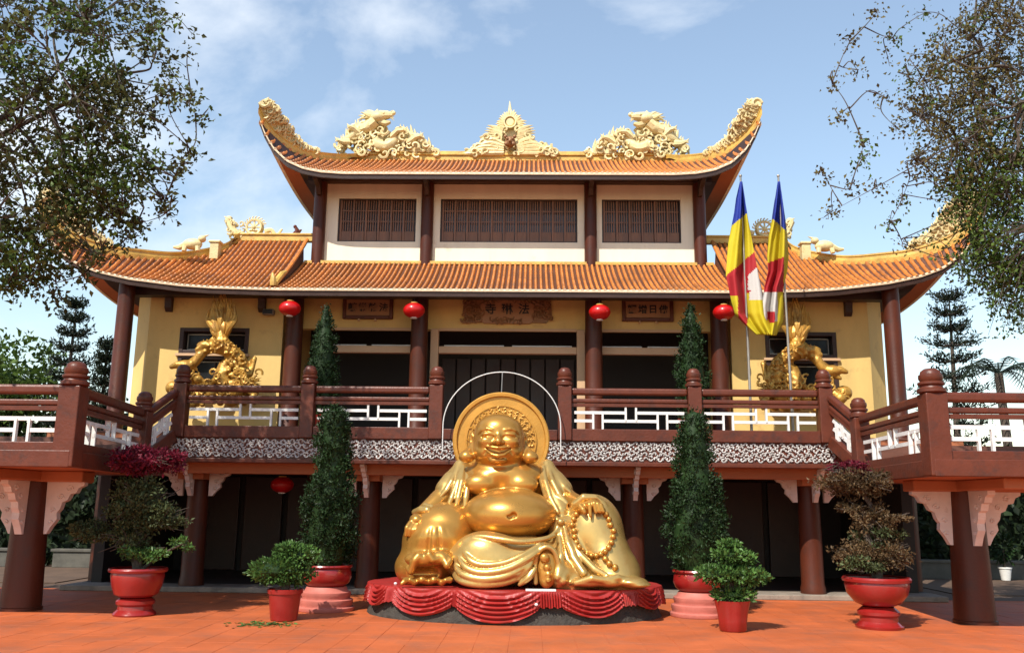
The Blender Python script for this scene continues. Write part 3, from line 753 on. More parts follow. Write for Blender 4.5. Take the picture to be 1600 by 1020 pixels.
# mouth
B.tube([A_(757,698.5,13.84), A_(768,702.5,13.76), A_(778,703.8,13.74), A_(788,703,13.76), A_(799,699.5,13.84)], [.016,.060,.078,.060,.016], .012, op='sub')
B.tube([A_(757,697,13.83), A_(768,698,13.755), A_(778,699.2,13.735), A_(788,698.5,13.755), A_(799,698,13.83)], [.016,.022,.022,.022,.016], .012)
B.tube([A_(758,700.5,13.83), A_(768,709.5,13.745), A_(778,712,13.72), A_(788,710,13.745), A_(798,702,13.83)], [.012,.024,.030,.024,.012], .015)
B.ell(A_(778,719,13.82), (.13,.07,.055), .05)
B.tube([A_(764,713.5,13.79), A_(778,715.5,13.77), A_(792,714,13.79)], [.008,.014,.008], .02, op='sub')
# navel
B.tube([A_(790,805.5,13.22), A_(797,807.5,13.215), A_(803,804,13.215), A_(809,808,13.24)], [.012,.028,.034,.010], .03, op='sub')
# arms
B.tube([A_(728,748,14.40), A_(688,782,14.18), A_(662,803,13.95)], [.19,.18,.135], .06)
B.tube([A_(846,748,14.40), A_(888,785,14.18), A_(905,790,13.9)], [.19,.19,.15], .06)
# left hand resting on the sack, four fingers and a thumb
B.ell(A_(652,812,13.72), (.12,.15,.10), .05)
for i, (u0, v0, u1, v1, u2, v2) in enumerate([(642,816,636,824,634,836),(647,818,641,827,640,836),(652,819,647,828,646,836),(657,818,653,826,652,832)]):
    B.tube([A_(u0,v0,13.62), A_(u1,v1,13.55), A_(u2,v2,13.56)], [.042,.038,.028], .012)
B.tube([A_(660,812,13.64), A_(664,818,13.58), A_(662,824,13.56)], [.042,.036,.026], .012)
# right hand hanging the beads over the knee
B.ell(A_(912,793,13.62), (.16,.14,.10), .05)
for u0, v0, u1, v1, u2, v2 in ((914,786,921,788,922.5,806),(920,784,928,786,931,800),(925,783,934,787,937,799),(929,783,939,789,943,799)):
    B.tube([A_(u0,v0,13.55), A_(u1,v1,13.46), A_(u2,v2,13.44)], [.036,.036,.026], .010)
B.tube([A_(906,790,13.52), A_(911,796,13.46), A_(913,800,13.45)], [.045,.042,.034], .012)
# foot, sole turned to the front
fr = Matrix.Rotation(R(-12), 3, 'X')
B.ell(A_(854,884,13.22), (.165,.13,.31), .04, rot=fr)
for u, v, r in ((851,871,.068),(855,886,.050),(857,897,.043),(857,906,.036)): B.ell(A_(u,v,13.085), (r*1.05,r*.8,r), .015)
B.floor(PZ-.02)
body = B.build('body', 'gold', ST, relax=1)
# ---------------- robe
G = SDF((-1.55, 12.75, PZ-.03), (2.6, 15.1, 2.45), VOX)
# shoulders and sleeves
G.tube([A_(722,737,14.50), A_(710,755,14.36), A_(701,767,14.26)], [.17,.215,.215], .05)
G.tube([A_(720,728,14.42), A_(721,760,14.15), A_(724,792,13.98)], [.11,.14,.11], .05)
G.tube([A_(852,737,14.50), A_(864,755,14.36), A_(874,767,14.26)], [.17,.215,.215], .05)
G.tube([A_(855,728,14.42), A_(861,765,14.12), A_(876,800,13.85)], [.11,.14,.14], .05)
for pts in ([(716,728,14.3),(706,752,14.08),(698,766,14.02),(688,776,14.0)], [(722,728,14.26),(716,752,14.0),(706,778,13.86),(699,792,13.82)],
            [(725,729,14.24),(722,752,13.97),(716,778,13.83),(712,796,13.80)], [(731,731,14.22),(732,752,13.97),(728,778,13.84),(726,800,13.80)],
            [(710,742,14.2),(700,757,14.10),(692,766,14.06),(684,773,14.04)]):
    G.tube([A_(p[0],p[1],p[2]+.035) for p in pts], [.030,.048,.048,.028], .02)
for pts in ([(847,730,14.24),(847,752,13.99),(855,778,13.82),(868,808,13.64)], [(849,729,14.24),(852,752,13.95),(860,778,13.76),(872,800,13.64)],
            [(856,729,14.28),(863,752,14.0),(873,772,13.86),(886,786,13.8)], [(863,734,14.3),(873,750,14.14),(882,761,14.06),(891,769,14.03)]):
    G.tube([A_(p[0],p[1],p[2]+.035) for p in pts], [.030,.048,.048,.028], .02)
G.tube([A_(648,800,13.86), A_(658,796,13.78), A_(668,797,13.72), A_(675,806,13.74)], [.05,.06,.06,.04], .03)   # cuff
G.tube([A_(664,790,13.9), A_(674,793,13.80), A_(681,800,13.78)], [.05,.055,.04], .03)
G.tube([A_(896,800,13.75), A_(899,787,13.65), A_(912,777,13.60), A_(930,777,13.62), A_(943,786,13.66)], [.05,.06,.06,.05,.04], .03)
# folded leg on the floor with nested folds
G.ell(A_(775,874,13.70), (.80,.66,.40), .05)
G.ell(A_(762,858,13.42), (.46,.34,.27), .08)
G.ell(A_(820,868,13.55), (.5,.42,.30), .08)
def arc(pts, r, k=.012):
    P = smooth_curve([A_(*p) for p in pts], 5); n = len(P)
    G.tube(P, [r*(.55+.45*math.sin(math.pi*min(1, .12+.8*i/(n-1)))) for i in range(n)], k)
arc([(724,853,13.30),(732,872,13.10),(752,882,13.02),(785,880,13.00),(815,868,13.03),(843,851,13.15)], .052)
arc([(716,858,13.36),(724,882,13.12),(750,894,13.00),(788,890,12.97),(822,874,13.02),(848,855,13.16)], .055)
arc([(710,868,13.42),(718,893,13.14),(748,904,13.00),(786,901,12.97),(818,886,13.02),(838,868,13.14)], .055)
arc([(708,884,13.46),(716,904,13.16),(745,912,13.02),(784,910,13.00),(812,900,13.05),(830,884,13.14)], .055)
arc([(722,848,13.34),(745,838,13.22),(780,842,13.12),(815,846,13.10),(848,842,13.18),(866,836,13.3)], .045)
arc([(800,905,13.03),(822,890,13.03),(832,872,13.08)], .05); arc([(812,912,13.05),(826,902,13.03),(836,888,13.06)], .05)
# waist cord under the belly
arc([(728,838,13.5),(755,842,13.32),(797,847,13.22),(840,845,13.32),(866,832,13.5),(874,812,13.6)], .032)
G.ell(A_(876,815,13.52), (.055,.05,.05), .02)
# raised knee and the robe falling to the plinth
G.tube([A_(872,850,14.3), A_(925,806,13.92)], [.36,.31], .06)
G.ell(A_(928,838,13.86), (.46,.40,.62), .06)
G.tube([A_(930,810,13.85), A_(948,870,13.72), A_(958,905,13.66)], [.30,.37,.42], .06)
G.tube([A_(880,830,13.75), A_(895,905,13.55)], [.22,.36], .06)
for pts in ([(881,820,13.58),(888,850,13.38),(905,885,13.22),(922,903,13.14)], [(884,838,13.5),(895,870,13.28),(912,895,13.14)],
            [(874,835,13.55),(877,868,13.28),(872,900,13.12)], [(890,842,13.45),(908,868,13.3),(930,890,13.2),(950,900,13.14)], [(872,850,13.5),(868,880,13.3),(880,906,13.13)]):
    G.tube([A_(*p) for p in pts], [.04,.055,.06,.04][:len(pts)], .015)
G.tube(smooth_curve([A_(837,910,13.12), A_(836,880,13.12), A_(842,862,13.12), A_(854,854,13.12), A_(866,861,13.14), A_(873,882,13.16), A_(875,908,13.16)], 4), .036, .015)
G.ell(A_(875,898,13.3), (.20,.18,.20), .06)
for u, v, rx, rz in ((918,909,.30,.075),(950,908,.22,.09),(985,908,.24,.075),(995,912,.2,.05)): G.ell(A_(u,v,13.28), (rx,.26,rz), .03)
G.tube([A_(900,910,13.08), A_(925,903,13.02), A_(945,906,13.05), A_(965,902,13.1), A_(995,908,13.2)], [.04,.05,.045,.05,.03], .03)
G.ell(A_(970,890,13.75), (.26,.3,.25), .1)
G.floor(PZ-.02)
def hit(S, u, v, y0=12.85, y1=14.6):
    for y in np.arange(y0, y1, .01):
        p = A_(u, v, y); i = [int(round((p[k]-S.lo[k])/S.h)) for k in range(3)]
        if all(0 <= i[k] < S.n[k] for k in range(3)) and S.D[i[0], i[1], i[2]] < 0: return y
    return 13.4
G.build('robe', 'palegold', ST, relax=1)
# ---------------- sack
K = SDF((-1.75, 12.85, PZ-.03), (-.1, 14.9, 1.75), VOX)
K.ell(A_(686,848,13.95), (.56,.58,.52), .05); K.ell(A_(700,820,13.95), (.45,.45,.35), .12)
K.ell(A_(665,885,13.85), (.46,.5,.34), .1)
K.ell(A_(683,838,13.62), (.34,.26,.22), .06)
for u, u2 in ((661,652),(673,669),(685,687),(697,706)):
    K.tube([A_(u,824,13.40), A_((u+u2)/2,838,13.35), A_(u2,862,13.38)], [.010,.026,.030], .035, op='sub')
K.ell(A_(662,898,13.22), (.34,.30,.13), .03, op='sub'); K.ell(A_(662,895,13.05), (.24,.3,.08), .03, op='sub')
P = [A_(637+i*5.6, 878+5*math.sin(i*1.9)-(7 if 2 < i < 11 else 0)+(9 if i < 2 else 0), 13.24+.05*math.cos(i*1.4)) for i in range(13)]
K.tube(P, [.035+.022*abs(math.sin(i*1.3)) for i in range(13)], .025)
K.ell(A_(660,873,13.32), (.26,.14,.11), .05); K.ell(A_(688,871,13.34), (.22,.14,.11), .05)
P = [A_(628+i*6.2, 911-6*abs(math.sin(i*.95)), 13.16+.05*math.sin(i*2.1)) for i in range(13)]
K.tube(P, [.03+.02*abs(math.sin(i*1.7)) for i in range(13)], .02)
K.floor(PZ-.02)
K.build('sack', 'gold', ST, relax=1)
# ---------------- beads
ring = []
for i in range(26):
    a = -math.pi/2+2*math.pi*(i+.5)/26
    ring.append((926+31*math.cos(a)+(-2 if math.sin(a) < 0 else 2), 829+39*math.sin(a)))
for i, (u, v) in enumerate(ring):
    if v < 796 and 905 < u < 945: continue
    MB().sphere(A_(u, v, hit(G,u,v)-.03), .046, 12, 8).build('bead', 'gold', ST, smooth=True)
for u, v in ((946,873),(952,880),(961,886)):
    MB().sphere(A_(u, v, hit(G,u,v)-.03), .050, 12, 8).build('bead', 'gold', ST, smooth=True)
# ---------------- halo
hc = A_(783, 688, 14.86); hr = .80
hal = MB()
prof = [(0,.0),(.56,.0),(.565,-.02),(.585,-.02),(.59,.01),(.72,.012),(.735,-.03),(.78,-.035),(.80,-.015),(.80,.09),(0,.09)]
n = 72
rows = [[V(hc[0]+r*hr/.8*math.cos(a), hc[1]+y, hc[2]+r*hr/.8*math.sin(a)) for a in [2*math.pi*k/n for k in range(n+1)]] for r, y in prof]
hal.grid(rows)
hb = hal.build('halo', 'halo', ST, smooth=True, angle=30)
fl = MB()
for i in range(34):
    a = R(-8+196*i/33); r0 = .43+.02*math.sin(i*2.3)
    for j in range(2):
        P = []
        for k in range(7):
            t = k/6; rr = .055*(1-.7*t)*(1 if j == 0 else .7); ang = a+t*4.2*(1 if i % 2 else -1)
            P.append((hc[0]+(r0+.07*j)*math.cos(a+.03*j)+rr*math.cos(ang), hc[1]-.015, hc[2]+(r0+.07*j)*math.sin(a+.03*j)+rr*math.sin(ang)))
        fl.tube(P, [.016,.015,.014,.013,.012,.010,.008], 5)
kind(fl.build('halo_carving', 'halo', hb, smooth=True), 'stuff')
# ================================================================== plinth with red drape
PL = thing('statue_plinth', 'low oval plinth with glossy red swag drape over dark rock under the golden statue', 'plinth', (PC[0], PC[1], 0))
rk = MB(); n = 120; rows = []
for z, f in ((0.0,1.005),(.05,1.0),(.12,.985),(.2,.97),(.38,.95),(.43,.93)):
    row = []
    for k in range(n+1):
        a = 2*math.pi*(k % n)/n; e = f*(1+.018*mnoise.noise((math.cos(a)*4, math.sin(a)*4, z*8))+.012*mnoise.noise((math.cos(a)*13, math.sin(a)*13, z*20)))
        row.append(V(PC[0]+PRX*e*math.cos(a), PC[1]+PRY*e*math.sin(a), z))
    rows.append(row)
rk.grid(rows, flip=True)
rk.build('rock_base', 'rock', PL, smooth=True)
# swags: (centre, half width, drop) measured as plan angle in degrees from +X, front is 270
swags = [(186,9,.26),(206,9,.27),(234,14,.35),(264.5,15,.40),(301,13,.33),(333,10,.27),(353,9,.25),(15,12,.25),(45,14,.3),(80,16,.3),(115,16,.3),(150,14,.3)]
def drape(adeg):
    """returns hem drop and swag coordinate"""
    best = None
    for c, w, d in swags:
        t = ((adeg-c+180) % 360-180)/w
        if abs(t) <= 1: best = (t, d)
    return best
dr = MB(); NA = 1100; NZ = 26; rows = []
for j in range(NZ+1):
    row = []
    for k in range(NA+1):
        ad = 360*k/NA; a = R(ad); s = drape(ad)
        if s: drop = .20+(s[1]-.20)*math.cos(s[0]*math.pi/2)**.8
        else: drop = .19+.012*math.sin(ad*2.4)
        v = j/NZ; zz = PZ-drop*v
        if s:
            dd = (PZ-zz)+.16*(s[0]**2); disp = .030*math.sin(2*math.pi*dd/.062)*min(1, v*5)*(1-.5*abs(s[0])**3)+.02*(1-s[0]**2)
        else:
            disp = .026*math.sin(ad*2.1*math.pi)*min(1, v*4)
        if s and abs(s[0]) > .8: disp += .012*math.sin(ad*6)*min(1, v*4)
        e = 1.0+.03*v*.6
        row.append(V(PC[0]+(PRX*e+disp)*math.cos(a), PC[1]+(PRY*e+disp)*math.sin(a), zz-.02*(1-math.cos(min(1, v*6)*math.pi/2))))
    rows.append(row)
top = [[V(PC[0]+(p[0]-PC[0])*f, PC[1]+(p[1]-PC[1])*f, PZ+dz) for p in rows[0]] for f, dz in ((0.001,.0),(.5,.0),(.97,.0),(.992,-.001))]
dr.grid(top+rows, flip=True)
dr.build('red_drape', 'reddrape', PL, smooth=True, angle=70)
for u, v in ((838,944),(618,911)):
    p = A_(u, v, 12.72 if u > 700 else 13.6)
    MB().sphere((p[0], p[1], p[2]), (.025,.02,.02), 8, 6).build('spotlight_lamp', 'white', PL, smooth=True)
q = A_(846, 923, 12.98); MB().box(q[0]-.22, q[0]+.2, 12.86, 13.0, PZ+.002, PZ+.02).build('offering_card', 'white', PL)
# thin light hoop behind the halo
hp = thing('light_hoop', 'thin white wire hoop arching above the gold halo', 'light hoop', (0.06, 15.75, 2.9))
lc = A_(784, 666, 15.75); lr = (A_(876,666,15.75)[0]-A_(692,666,15.75)[0])/2
P = [V(lc[0]+lr*math.cos(a), 15.75, lc[2]+lr*.93*math.sin(a)) for a in np.linspace(0, math.pi, 40)]
MB().tube([P[0]-V(0,0,.45)]+P+[P[-1]-V(0,0,.45)], .0095, 6).build('hoop_tube', 'white', hp, smooth=True)
MB().tube([(lc[0], 15.75, lc[2]+lr*.93), (lc[0], 15.2, hc[2]+.7)], .009, 6).build('hoop_stay', 'pole', hp, smooth=True)
# ================================================================== roof carvings, wall dragons, lanterns, plaques, flags
def curl(mb, c, rad, r, ux, uz, a0=0.0, turns=5.0, d=1, n=10, sides=5, grow=0.0):
    c = V(*c); ux = V(*ux); uz = V(*uz); P = []
    for k in range(n):
        t = k/(n-1); rr = rad*(1-t*.82); a = a0+d*turns*t
        P.append(c+ux*rr*math.cos(a)+uz*rr*math.sin(a)+np.cross(ux, uz)*grow*math.sin(3*t))
    mb.tube(P, [r*(1.05-.35*k/(n-1)) for k in range(n)], sides)
def spike(mb, a, b, r, bend=(0,0,0), sides=6):
    a = V(*a); b = V(*b); m = (a+b)/2+V(*bend)
    mb.tube([a, (a+m)/2+V(*bend)*.25, m, (m+b)/2+V(*bend)*.2, b], [r, r*.95, r*.75, r*.42, r*.06], sides)
EX, EZ_ = (1,0,0), (0,0,1)

def ridge_dragon(s, label):
    Y = 22.0; mir = lambda u: u if s < 0 else 1600-u
    q = random.Random(11)
    P = lambda u, v, dy=0.0: at(mir(u), v+(2.5 if s > 0 else 0), Y+dy)
    d = thing('roof_dragon', label, 'dragon carving', (P(600,243)[0], Y, 10.60), 'dragon carvings on the upper ridge')
    mb = MB()
    body = smooth_curve([P(530,238,.05), P(538,224,.0), P(553,212,-.12), P(566,200,-.05), P(588,204,.1), P(600,212,.05), P(588,224,-.12), P(604,230,-.15), P(622,216,-.05), P(638,212,.08), P(655,222,.0), P(668,232,-.05), P(680,238,0)], 6)
    n = len(body); mb.tube(body, [.05+.10*math.sin(math.pi*min(1, .15+.8*i/n)) for i in range(n)], 9)
    for i in range(4, n-3, 2):
        b = body[i]; spike(mb, b+V(0,0,.08), b+V(s*.05, 0, .26+.05*(i % 3)), .045)
    mb.build('body', 'ornament', d, smooth=True)
    hd = MB()
    hd.tube(smooth_curve([P(566,203,-.1), P(578,198,-.15), P(588,190,-.2)], 4), [.16]*4+[.17]*5, 9)
    hd.sphere(P(592,184,-.22), (.22,.19,.15), 12, 8)
    hd.tube([P(594,181,-.24), P(606,180,-.3), P(614,180,-.32)], [.14,.11,.06], 8); hd.tube([P(594,190,-.2), P(604,193,-.26), P(610,191,-.28)], [.11,.08,.04], 8)
    hd.sphere(P(615,177,-.32), .06, 8, 6); hd.sphere(P(600,177,-.36), .05, 8, 6); hd.sphere(P(596,177,-.1), .05, 8, 6)
    hb_ = hd.build('head', 'ornament', d, smooth=True)
    mn = MB()
    for i in range(26):
        a = R(60+i*6.6); L = q.uniform(13, 25)
        spike(mn, P(588,184,-.12+.02*(i % 3)), P(588+L*math.cos(a)*1.25, 184-L*.62*math.sin(a)+q.uniform(-2,2), q.uniform(-.2,.15)), .075, (0,0,q.uniform(-.04,.08)))
    for i in range(6):
        spike(mn, P(603,180-i*.6,-.3), P(612+q.uniform(0,5),172+i*3.4,-.35), .035)
    mn.build('mane', 'ornament', hb_, smooth=True)
    for (u0,v0,u1,v1,u2,v2) in ((560,208,552,200,546,198),(612,214,622,204,631,203),(640,222,650,214,657,212),(545,222,535,222,528,219)):
        lg = MB(); lg.tube([P(u0,v0,-.15), P(u1,v1,-.25), P(u2,v2,-.28)], [.10,.075,.05], 7)
        for k in (-1,0,1): spike(lg, P(u2,v2,-.28), P(u2+(u2-u1)*.7, v2+k*4-1, -.3), .03)
        lg.build('claw_leg', 'ornament', d, smooth=True)
    cl = MB()
    for i in range(230):
        u = q.uniform(527, 682) if i % 3 else q.uniform(548, 640); top = np.interp(u, [525,545,560,600,640,683], [230,204,196,198,206,234])
        v = q.uniform(top, 243); curl(cl, P(u, v, q.uniform(-.26,.2)), q.uniform(.08,.15), q.uniform(.026,.042), EX, EZ_, q.uniform(0,6.28), q.uniform(4,6.5), q.choice((-1,1)))
    for i in range(16):
        u = 640+i*2.8; spike(cl, P(u, 238, -.1), P(u+q.uniform(-2,6), np.interp(u,[640,683],[212,230])+q.uniform(-3,5), q.uniform(-.2,.1)), .045)
    kind(cl.build('cloud_scrolls', 'ornament', d, smooth=True), 'stuff')
    return d
ridge_dragon(-1, 'cream dragon carving on the upper ridge, left of the flaming jewel')
ridge_dragon(1, 'cream dragon carving on the upper ridge, right of the flaming jewel')

fj = thing('flaming_jewel_carving', 'cream flaming jewel carving with tall spike at the centre of the upper ridge', 'roof carving', (at(797,243,22)[0], 22, 10.60))
P = lambda u, v, dy=0.0: at(u, v, 22.0+dy)
q = random.Random(5)
mb = MB(); mb.tube([P(797,182), P(797,172), P(796.5,158)], [.075,.05,.006], 8); mb.build('spike', 'ornament', fj, smooth=True)
mb = MB()
rows = []
for r, y in ((.0,-.10),(.10,-.10),(.12,-.06),(.135,-.13),(.17,-.13),(.175,.05)):
    c = P(797,193); rows.append([V(c[0]+r*math.cos(a), c[1]+y, c[2]+r*1.05*math.sin(a)) for a in np.linspace(0, 2*math.pi, 25)])
mb.grid(rows); mb.build('jewel', 'ornament', fj, smooth=True, angle=30)
mb = MB()
for i in range(20):
    a = R(-28+236*i/19); L0, L1 = 13, (21 if 3 < i < 16 else 19)+q.uniform(-2,2)
    spike(mb, P(797+L0*.8*math.cos(a), 193-L0*.8*math.sin(a), -.03), P(797+L1*1.02*math.cos(a)*(1.25 if i < 4 or i > 15 else .9), 193-L1*math.sin(a), -.05), .05, (0,0,.02))
for sx in (-1, 1):
    for i in range(7):
        v0 = 200+i*3.4
        spike(mb, P(797+sx*12, 206+i*2.5, -.1), P(797+sx*(41-abs(i-2.5)*2.2), 196+i*4.2, -.12+.03*i), .07, (0,0,.03))
mb.build('flames', 'ornament', fj, smooth=True)
MB().slab([(-.98,0),(.98,0),(.78,.16),(.52,.42),(.34,.78),(.2,1.0),(.0,1.1),(-.2,1.0),(-.34,.78),(-.52,.42),(-.78,.16)], (P(797,243)[0], 22.06, 10.58), EX, EZ_, .10).build('backing', 'ornament', fj, bevel=.02)
mb = MB(); c = P(797,222,-.2); mb.sphere(c, (.14,.12,.16), 12, 8)
for sx in (-1,1):
    mb.sphere((c[0]+sx*.07, c[1]-.1, c[2]+.05), .04, 8, 6); mb.sphere((c[0]+sx*.12, c[1]-.04, c[2]+.13), .05, 8, 6); mb.sphere((c[0]+sx*.09, c[1]-.07, c[2]-.08), .06, 8, 6)
mb.sphere((c[0], c[1]-.13, c[2]-.02), .045, 8, 6)
mb.build('mask', 'gilt', fj, smooth=True)
mb = MB()
for sx in (-1,1):
    for i in range(5):
        t = i/4; P0 = smooth_curve([P(797+sx*10, 226+i*3.4,-.1), P(797+sx*(28+4*i), 218+i*5.5,-.12), P(797+sx*(45+6*i), 227+i*3.4,-.08), P(797+sx*(58+4*i), 240+i*.4,-.05)], 4)
        mb.tube(P0, [.075*(1-.55*k/(len(P0)-1)) for k in range(len(P0))], 7)
for i in range(120):
    sx = q.choice((-1,1)); du = q.uniform(6,70); v = q.uniform(np.interp(du,[6,20,40,70],[196,200,214,238]), 243)
    curl(mb, P(797+sx*du, v, q.uniform(-.2,.1)), q.uniform(.07,.13), q.uniform(.025,.04), EX, EZ_, q.uniform(0,6.28), 5.5, q.choice((-1,1)))
kind(mb.build('base_scrolls', 'ornament', fj, smooth=True), 'stuff')

def hip_carving(s, HX, HY, HZ, t0, hmax, label, grp, extra=0.0, seed=2):
    C = smooth_curve([V(s*x, y, z+.14) for x, y, z in zip(HX, HY, HZ)], 12); n = len(C); q = random.Random(seed+s)
    i0 = int(n*t0); d = thing('hip_carving', label, 'roof carving', tuple(C[i0]), grp)
    nrm = []
    for i in range(n):
        t = C[min(i+1,n-1)]-C[max(i-1,0)]; w = V(-t[2]*1.0, 0, t[0]); w /= np.linalg.norm(w)+1e-9
        if w[2] < 0: w = -w
        nrm.append(w)
    H = lambda i: hmax*min(1, ((i-i0)/(n-1-i0))*1.9+.10)*(1 if i < n*.93 else .85)
    pl = MB()
    top = [C[i]+nrm[i]*H(i)*.86 for i in range(i0, n)]; bot = [C[i] for i in range(i0, n)]
    tipv = C[-1]+nrm[-1]*H(n-1)*.7+(C[-1]-C[-2])/np.linalg.norm(C[-1]-C[-2])*extra
    G0 = [[b+V(0,-.035,0), t+V(0,-.035,0), t+V(0,.035,0), b+V(0,.035,0)] for b, t in zip(bot, top)]
    pl.grid(G0, flip=(s < 0)); pl.build('backing', 'ornament', d)
    mb = MB()
    for i in range(i0, n):
        for k in range(3):
            h = q.uniform(.05, .95)*H(i); c = C[i]+nrm[i]*h+V(q.uniform(-.02,.02), q.uniform(-.06,-.03), q.uniform(-.02,.02))
            curl(mb, c, q.uniform(.05,.10), q.uniform(.017,.028), EX, EZ_, q.uniform(0,6.28), q.uniform(4,6.5), q.choice((-1,1)))
        if i % 2 == 0:
            c = C[i]+nrm[i]*H(i)*.75; tt = C[max(i-2,0)]-C[i]; tt /= np.linalg.norm(tt)+1e-9
            spike(mb, c, c+nrm[i]*.13+tt*q.uniform(-.10,.08), .045)
    c = C[-1]+nrm[-1]*H(n-1)*.4; 
    curl(mb, c-V(0,.05,0), .13, .04, EX, EZ_, 0, 6, s); spike(mb, C[-1], tipv+V(0,0,.12), .07)
    kind(mb.build('scroll_tracery', 'ornament', d, smooth=True), 'stuff')
hip_carving(-1, UHX, UHY, UHZ, .34, .36, 'pierced scroll carving on the upper roof corner, left end', 'corner carvings of the upper roof', .0)
hip_carving(1, UHX, UHY, UHZ, .34, .36, 'pierced scroll carving on the upper roof corner above the flags', 'corner carvings of the upper roof', .0)
hip_carving(-1, LHX, LHY, LHZ, .56, .52, 'pierced scroll carving on the lower roof corner among the left tree leaves', 'corner carvings of the lower roof', .1)
hip_carving(1, LHX, LHY, LHZ, .56, .52, 'pierced scroll carving on the lower roof corner against the right tree', 'corner carvings of the lower roof', .1)

for s, lab in ((-1, 'left'), (1, 'right')):
    W = (lambda u: u) if s < 0 else (lambda u: 1592-u)
    P = lambda u, v, dy=0.0: at(W(u), v+(3 if s > 0 else 0), 20.3+dy)
    wd = thing('dharma_wheel_carving', 'cream spoked wheel carving with scroll waves on the lower side ridge, %s' % lab, 'roof carving', (P(398,370)[0], 20.3, 7.85), 'wheel carvings on the side ridges')
    c = P(398, 356); mb = MB()
    rows = []
    for r, y in ((.15,-.05),(.15,-.08),(.19,-.09),(.21,-.05),(.21,.05)):
        rows.append([V(c[0]+r*math.cos(a), c[1]+y, c[2]+r*math.sin(a)) for a in np.linspace(0, 2*math.pi, 33)])
    mb.grid(rows); mb.build('rim', 'ornament', wd, smooth=True, angle=30)
    for k in range(8):
        a = k*math.pi/4; MB().bar((c[0],c[1]-.045,c[2]), (c[0]+.16*math.cos(a), c[1]-.045, c[2]+.16*math.sin(a)), .035, .035, up=(0,1,0)).build('spoke', 'ornament', wd)
    MB().sphere((c[0], c[1]-.05, c[2]), .05, 10, 6).build('hub', 'ornament', wd, smooth=True)
    mb = MB(); q = random.Random(4)
    mb.lathe([(.12,0),(.1,.06),(.13,.08)], (c[0], c[1], 7.83), 12)
    for k in range(10):
        a = R(20+k*16); curl(mb, (c[0]+.235*math.cos(a), c[1], c[2]+.235*math.sin(a)), .045, .016, EX, EZ_, a, 5)
    wave = smooth_curve([P(414,362), P(424,360), P(432,368), P(441,358)], 5); mb.tube(wave, [.07-.045*i/(len(wave)-1) for i in range(len(wave))], 7)
    wave = smooth_curve([P(412,368), P(425,371), P(436,371)], 5); mb.tube(wave, .06, 7)
    wave = smooth_curve([P(380,370), P(370,366), P(362,356), P(356,343)], 5); mb.tube(wave, [.10]*8+[.09]*(len(wave)-8), 8)
    for k in range(14): curl(mb, P(q.uniform(356,382), q.uniform(344,370), q.uniform(-.1,.05)), q.uniform(.05,.09), .024, EX, EZ_, q.uniform(0,6), 5.5, q.choice((-1,1)))
    mb.sphere(P(358,342), (.09,.08,.07), 8, 6); spike(mb, P(358,342), P(350,338), .04)
    kind(mb.build('scroll_waves', 'ornament', wd, smooth=True), 'stuff')
    # small beast on the hip, and a stub post
    hb = at(301, 383, 18.95) if s < 0 else at(1288, 386, 19.2)
    be = thing('ridge_beast_figure', 'small cream beast figure sitting on the lower hip ridge, %s end' % lab, 'roof figure', (hb[0], hb[1], hb[2]-.12), 'beast figures on the lower hips')
    mb = MB(); mb.sphere((hb[0], hb[1], hb[2]+.02), (.22,.13,.13), 12, 8); mb.sphere((hb[0]-s*.20, hb[1], hb[2]+.14), (.09,.09,.08), 10, 6)
    spike(mb, (hb[0]-s*.2,hb[1],hb[2]+.18), (hb[0]-s*.36,hb[1],hb[2]+.24), .03)
    mb.build('body', 'ornament', be, smooth=True)
    mb = MB(); mb.tube([(hb[0]+s*.16,hb[1],hb[2]), (hb[0]+s*.3,hb[1],hb[2]-.06), (hb[0]+s*.42,hb[1],hb[2]-.05)], [.08,.06,.03], 8); mb.build('tail', 'ornament', be, smooth=True)
    for dx in (-.14, .14): MB().tube([(hb[0]+dx,hb[1]-.06,hb[2]-.05), (hb[0]+dx*1.1,hb[1]-.08,hb[2]-.16)], [.06,.05], 8).build('leg', 'ornament', be, smooth=True)
    sp = at(337,386,19.5) if s < 0 else at(1258,388,19.7)
    st = MB().box(sp[0]-.10, sp[0]+.10, sp[1]-.1, sp[1]+.1, sp[2]-.3, sp[2]+.08).box(sp[0]-.13, sp[0]+.13, sp[1]-.13, sp[1]+.13, sp[2]+.081, sp[2]+.13).build('ridge_end_block', 'ornament', bevel=.012)
    tag(st, 'small square stub post on the lower hip ridge, %s side' % lab, 'roof block', 'stub posts on the lower hips')
p0 = at(463, 367, 20.3); bd = MB(); bd.tube([p0-V(0,0,.04), p0+V(.02,0,.1), p0+V(-.03,0,.2)], [.07,.06,.03], 8); bd.tube([p0+V(.04,0,.06), p0+V(.12,0,.13)], [.05,.015], 6); bd.tube([p0+V(-.02,0,.06), p0+V(-.1,0,.0)], [.05,.015], 6); bd.sphere(p0+V(-.04,0,.2), .045, 8, 6)
tag(bd.build('ridge_bird', 'redwood', smooth=True), 'small dark red bird figure on the left side ridge by the upper column', 'roof figure')

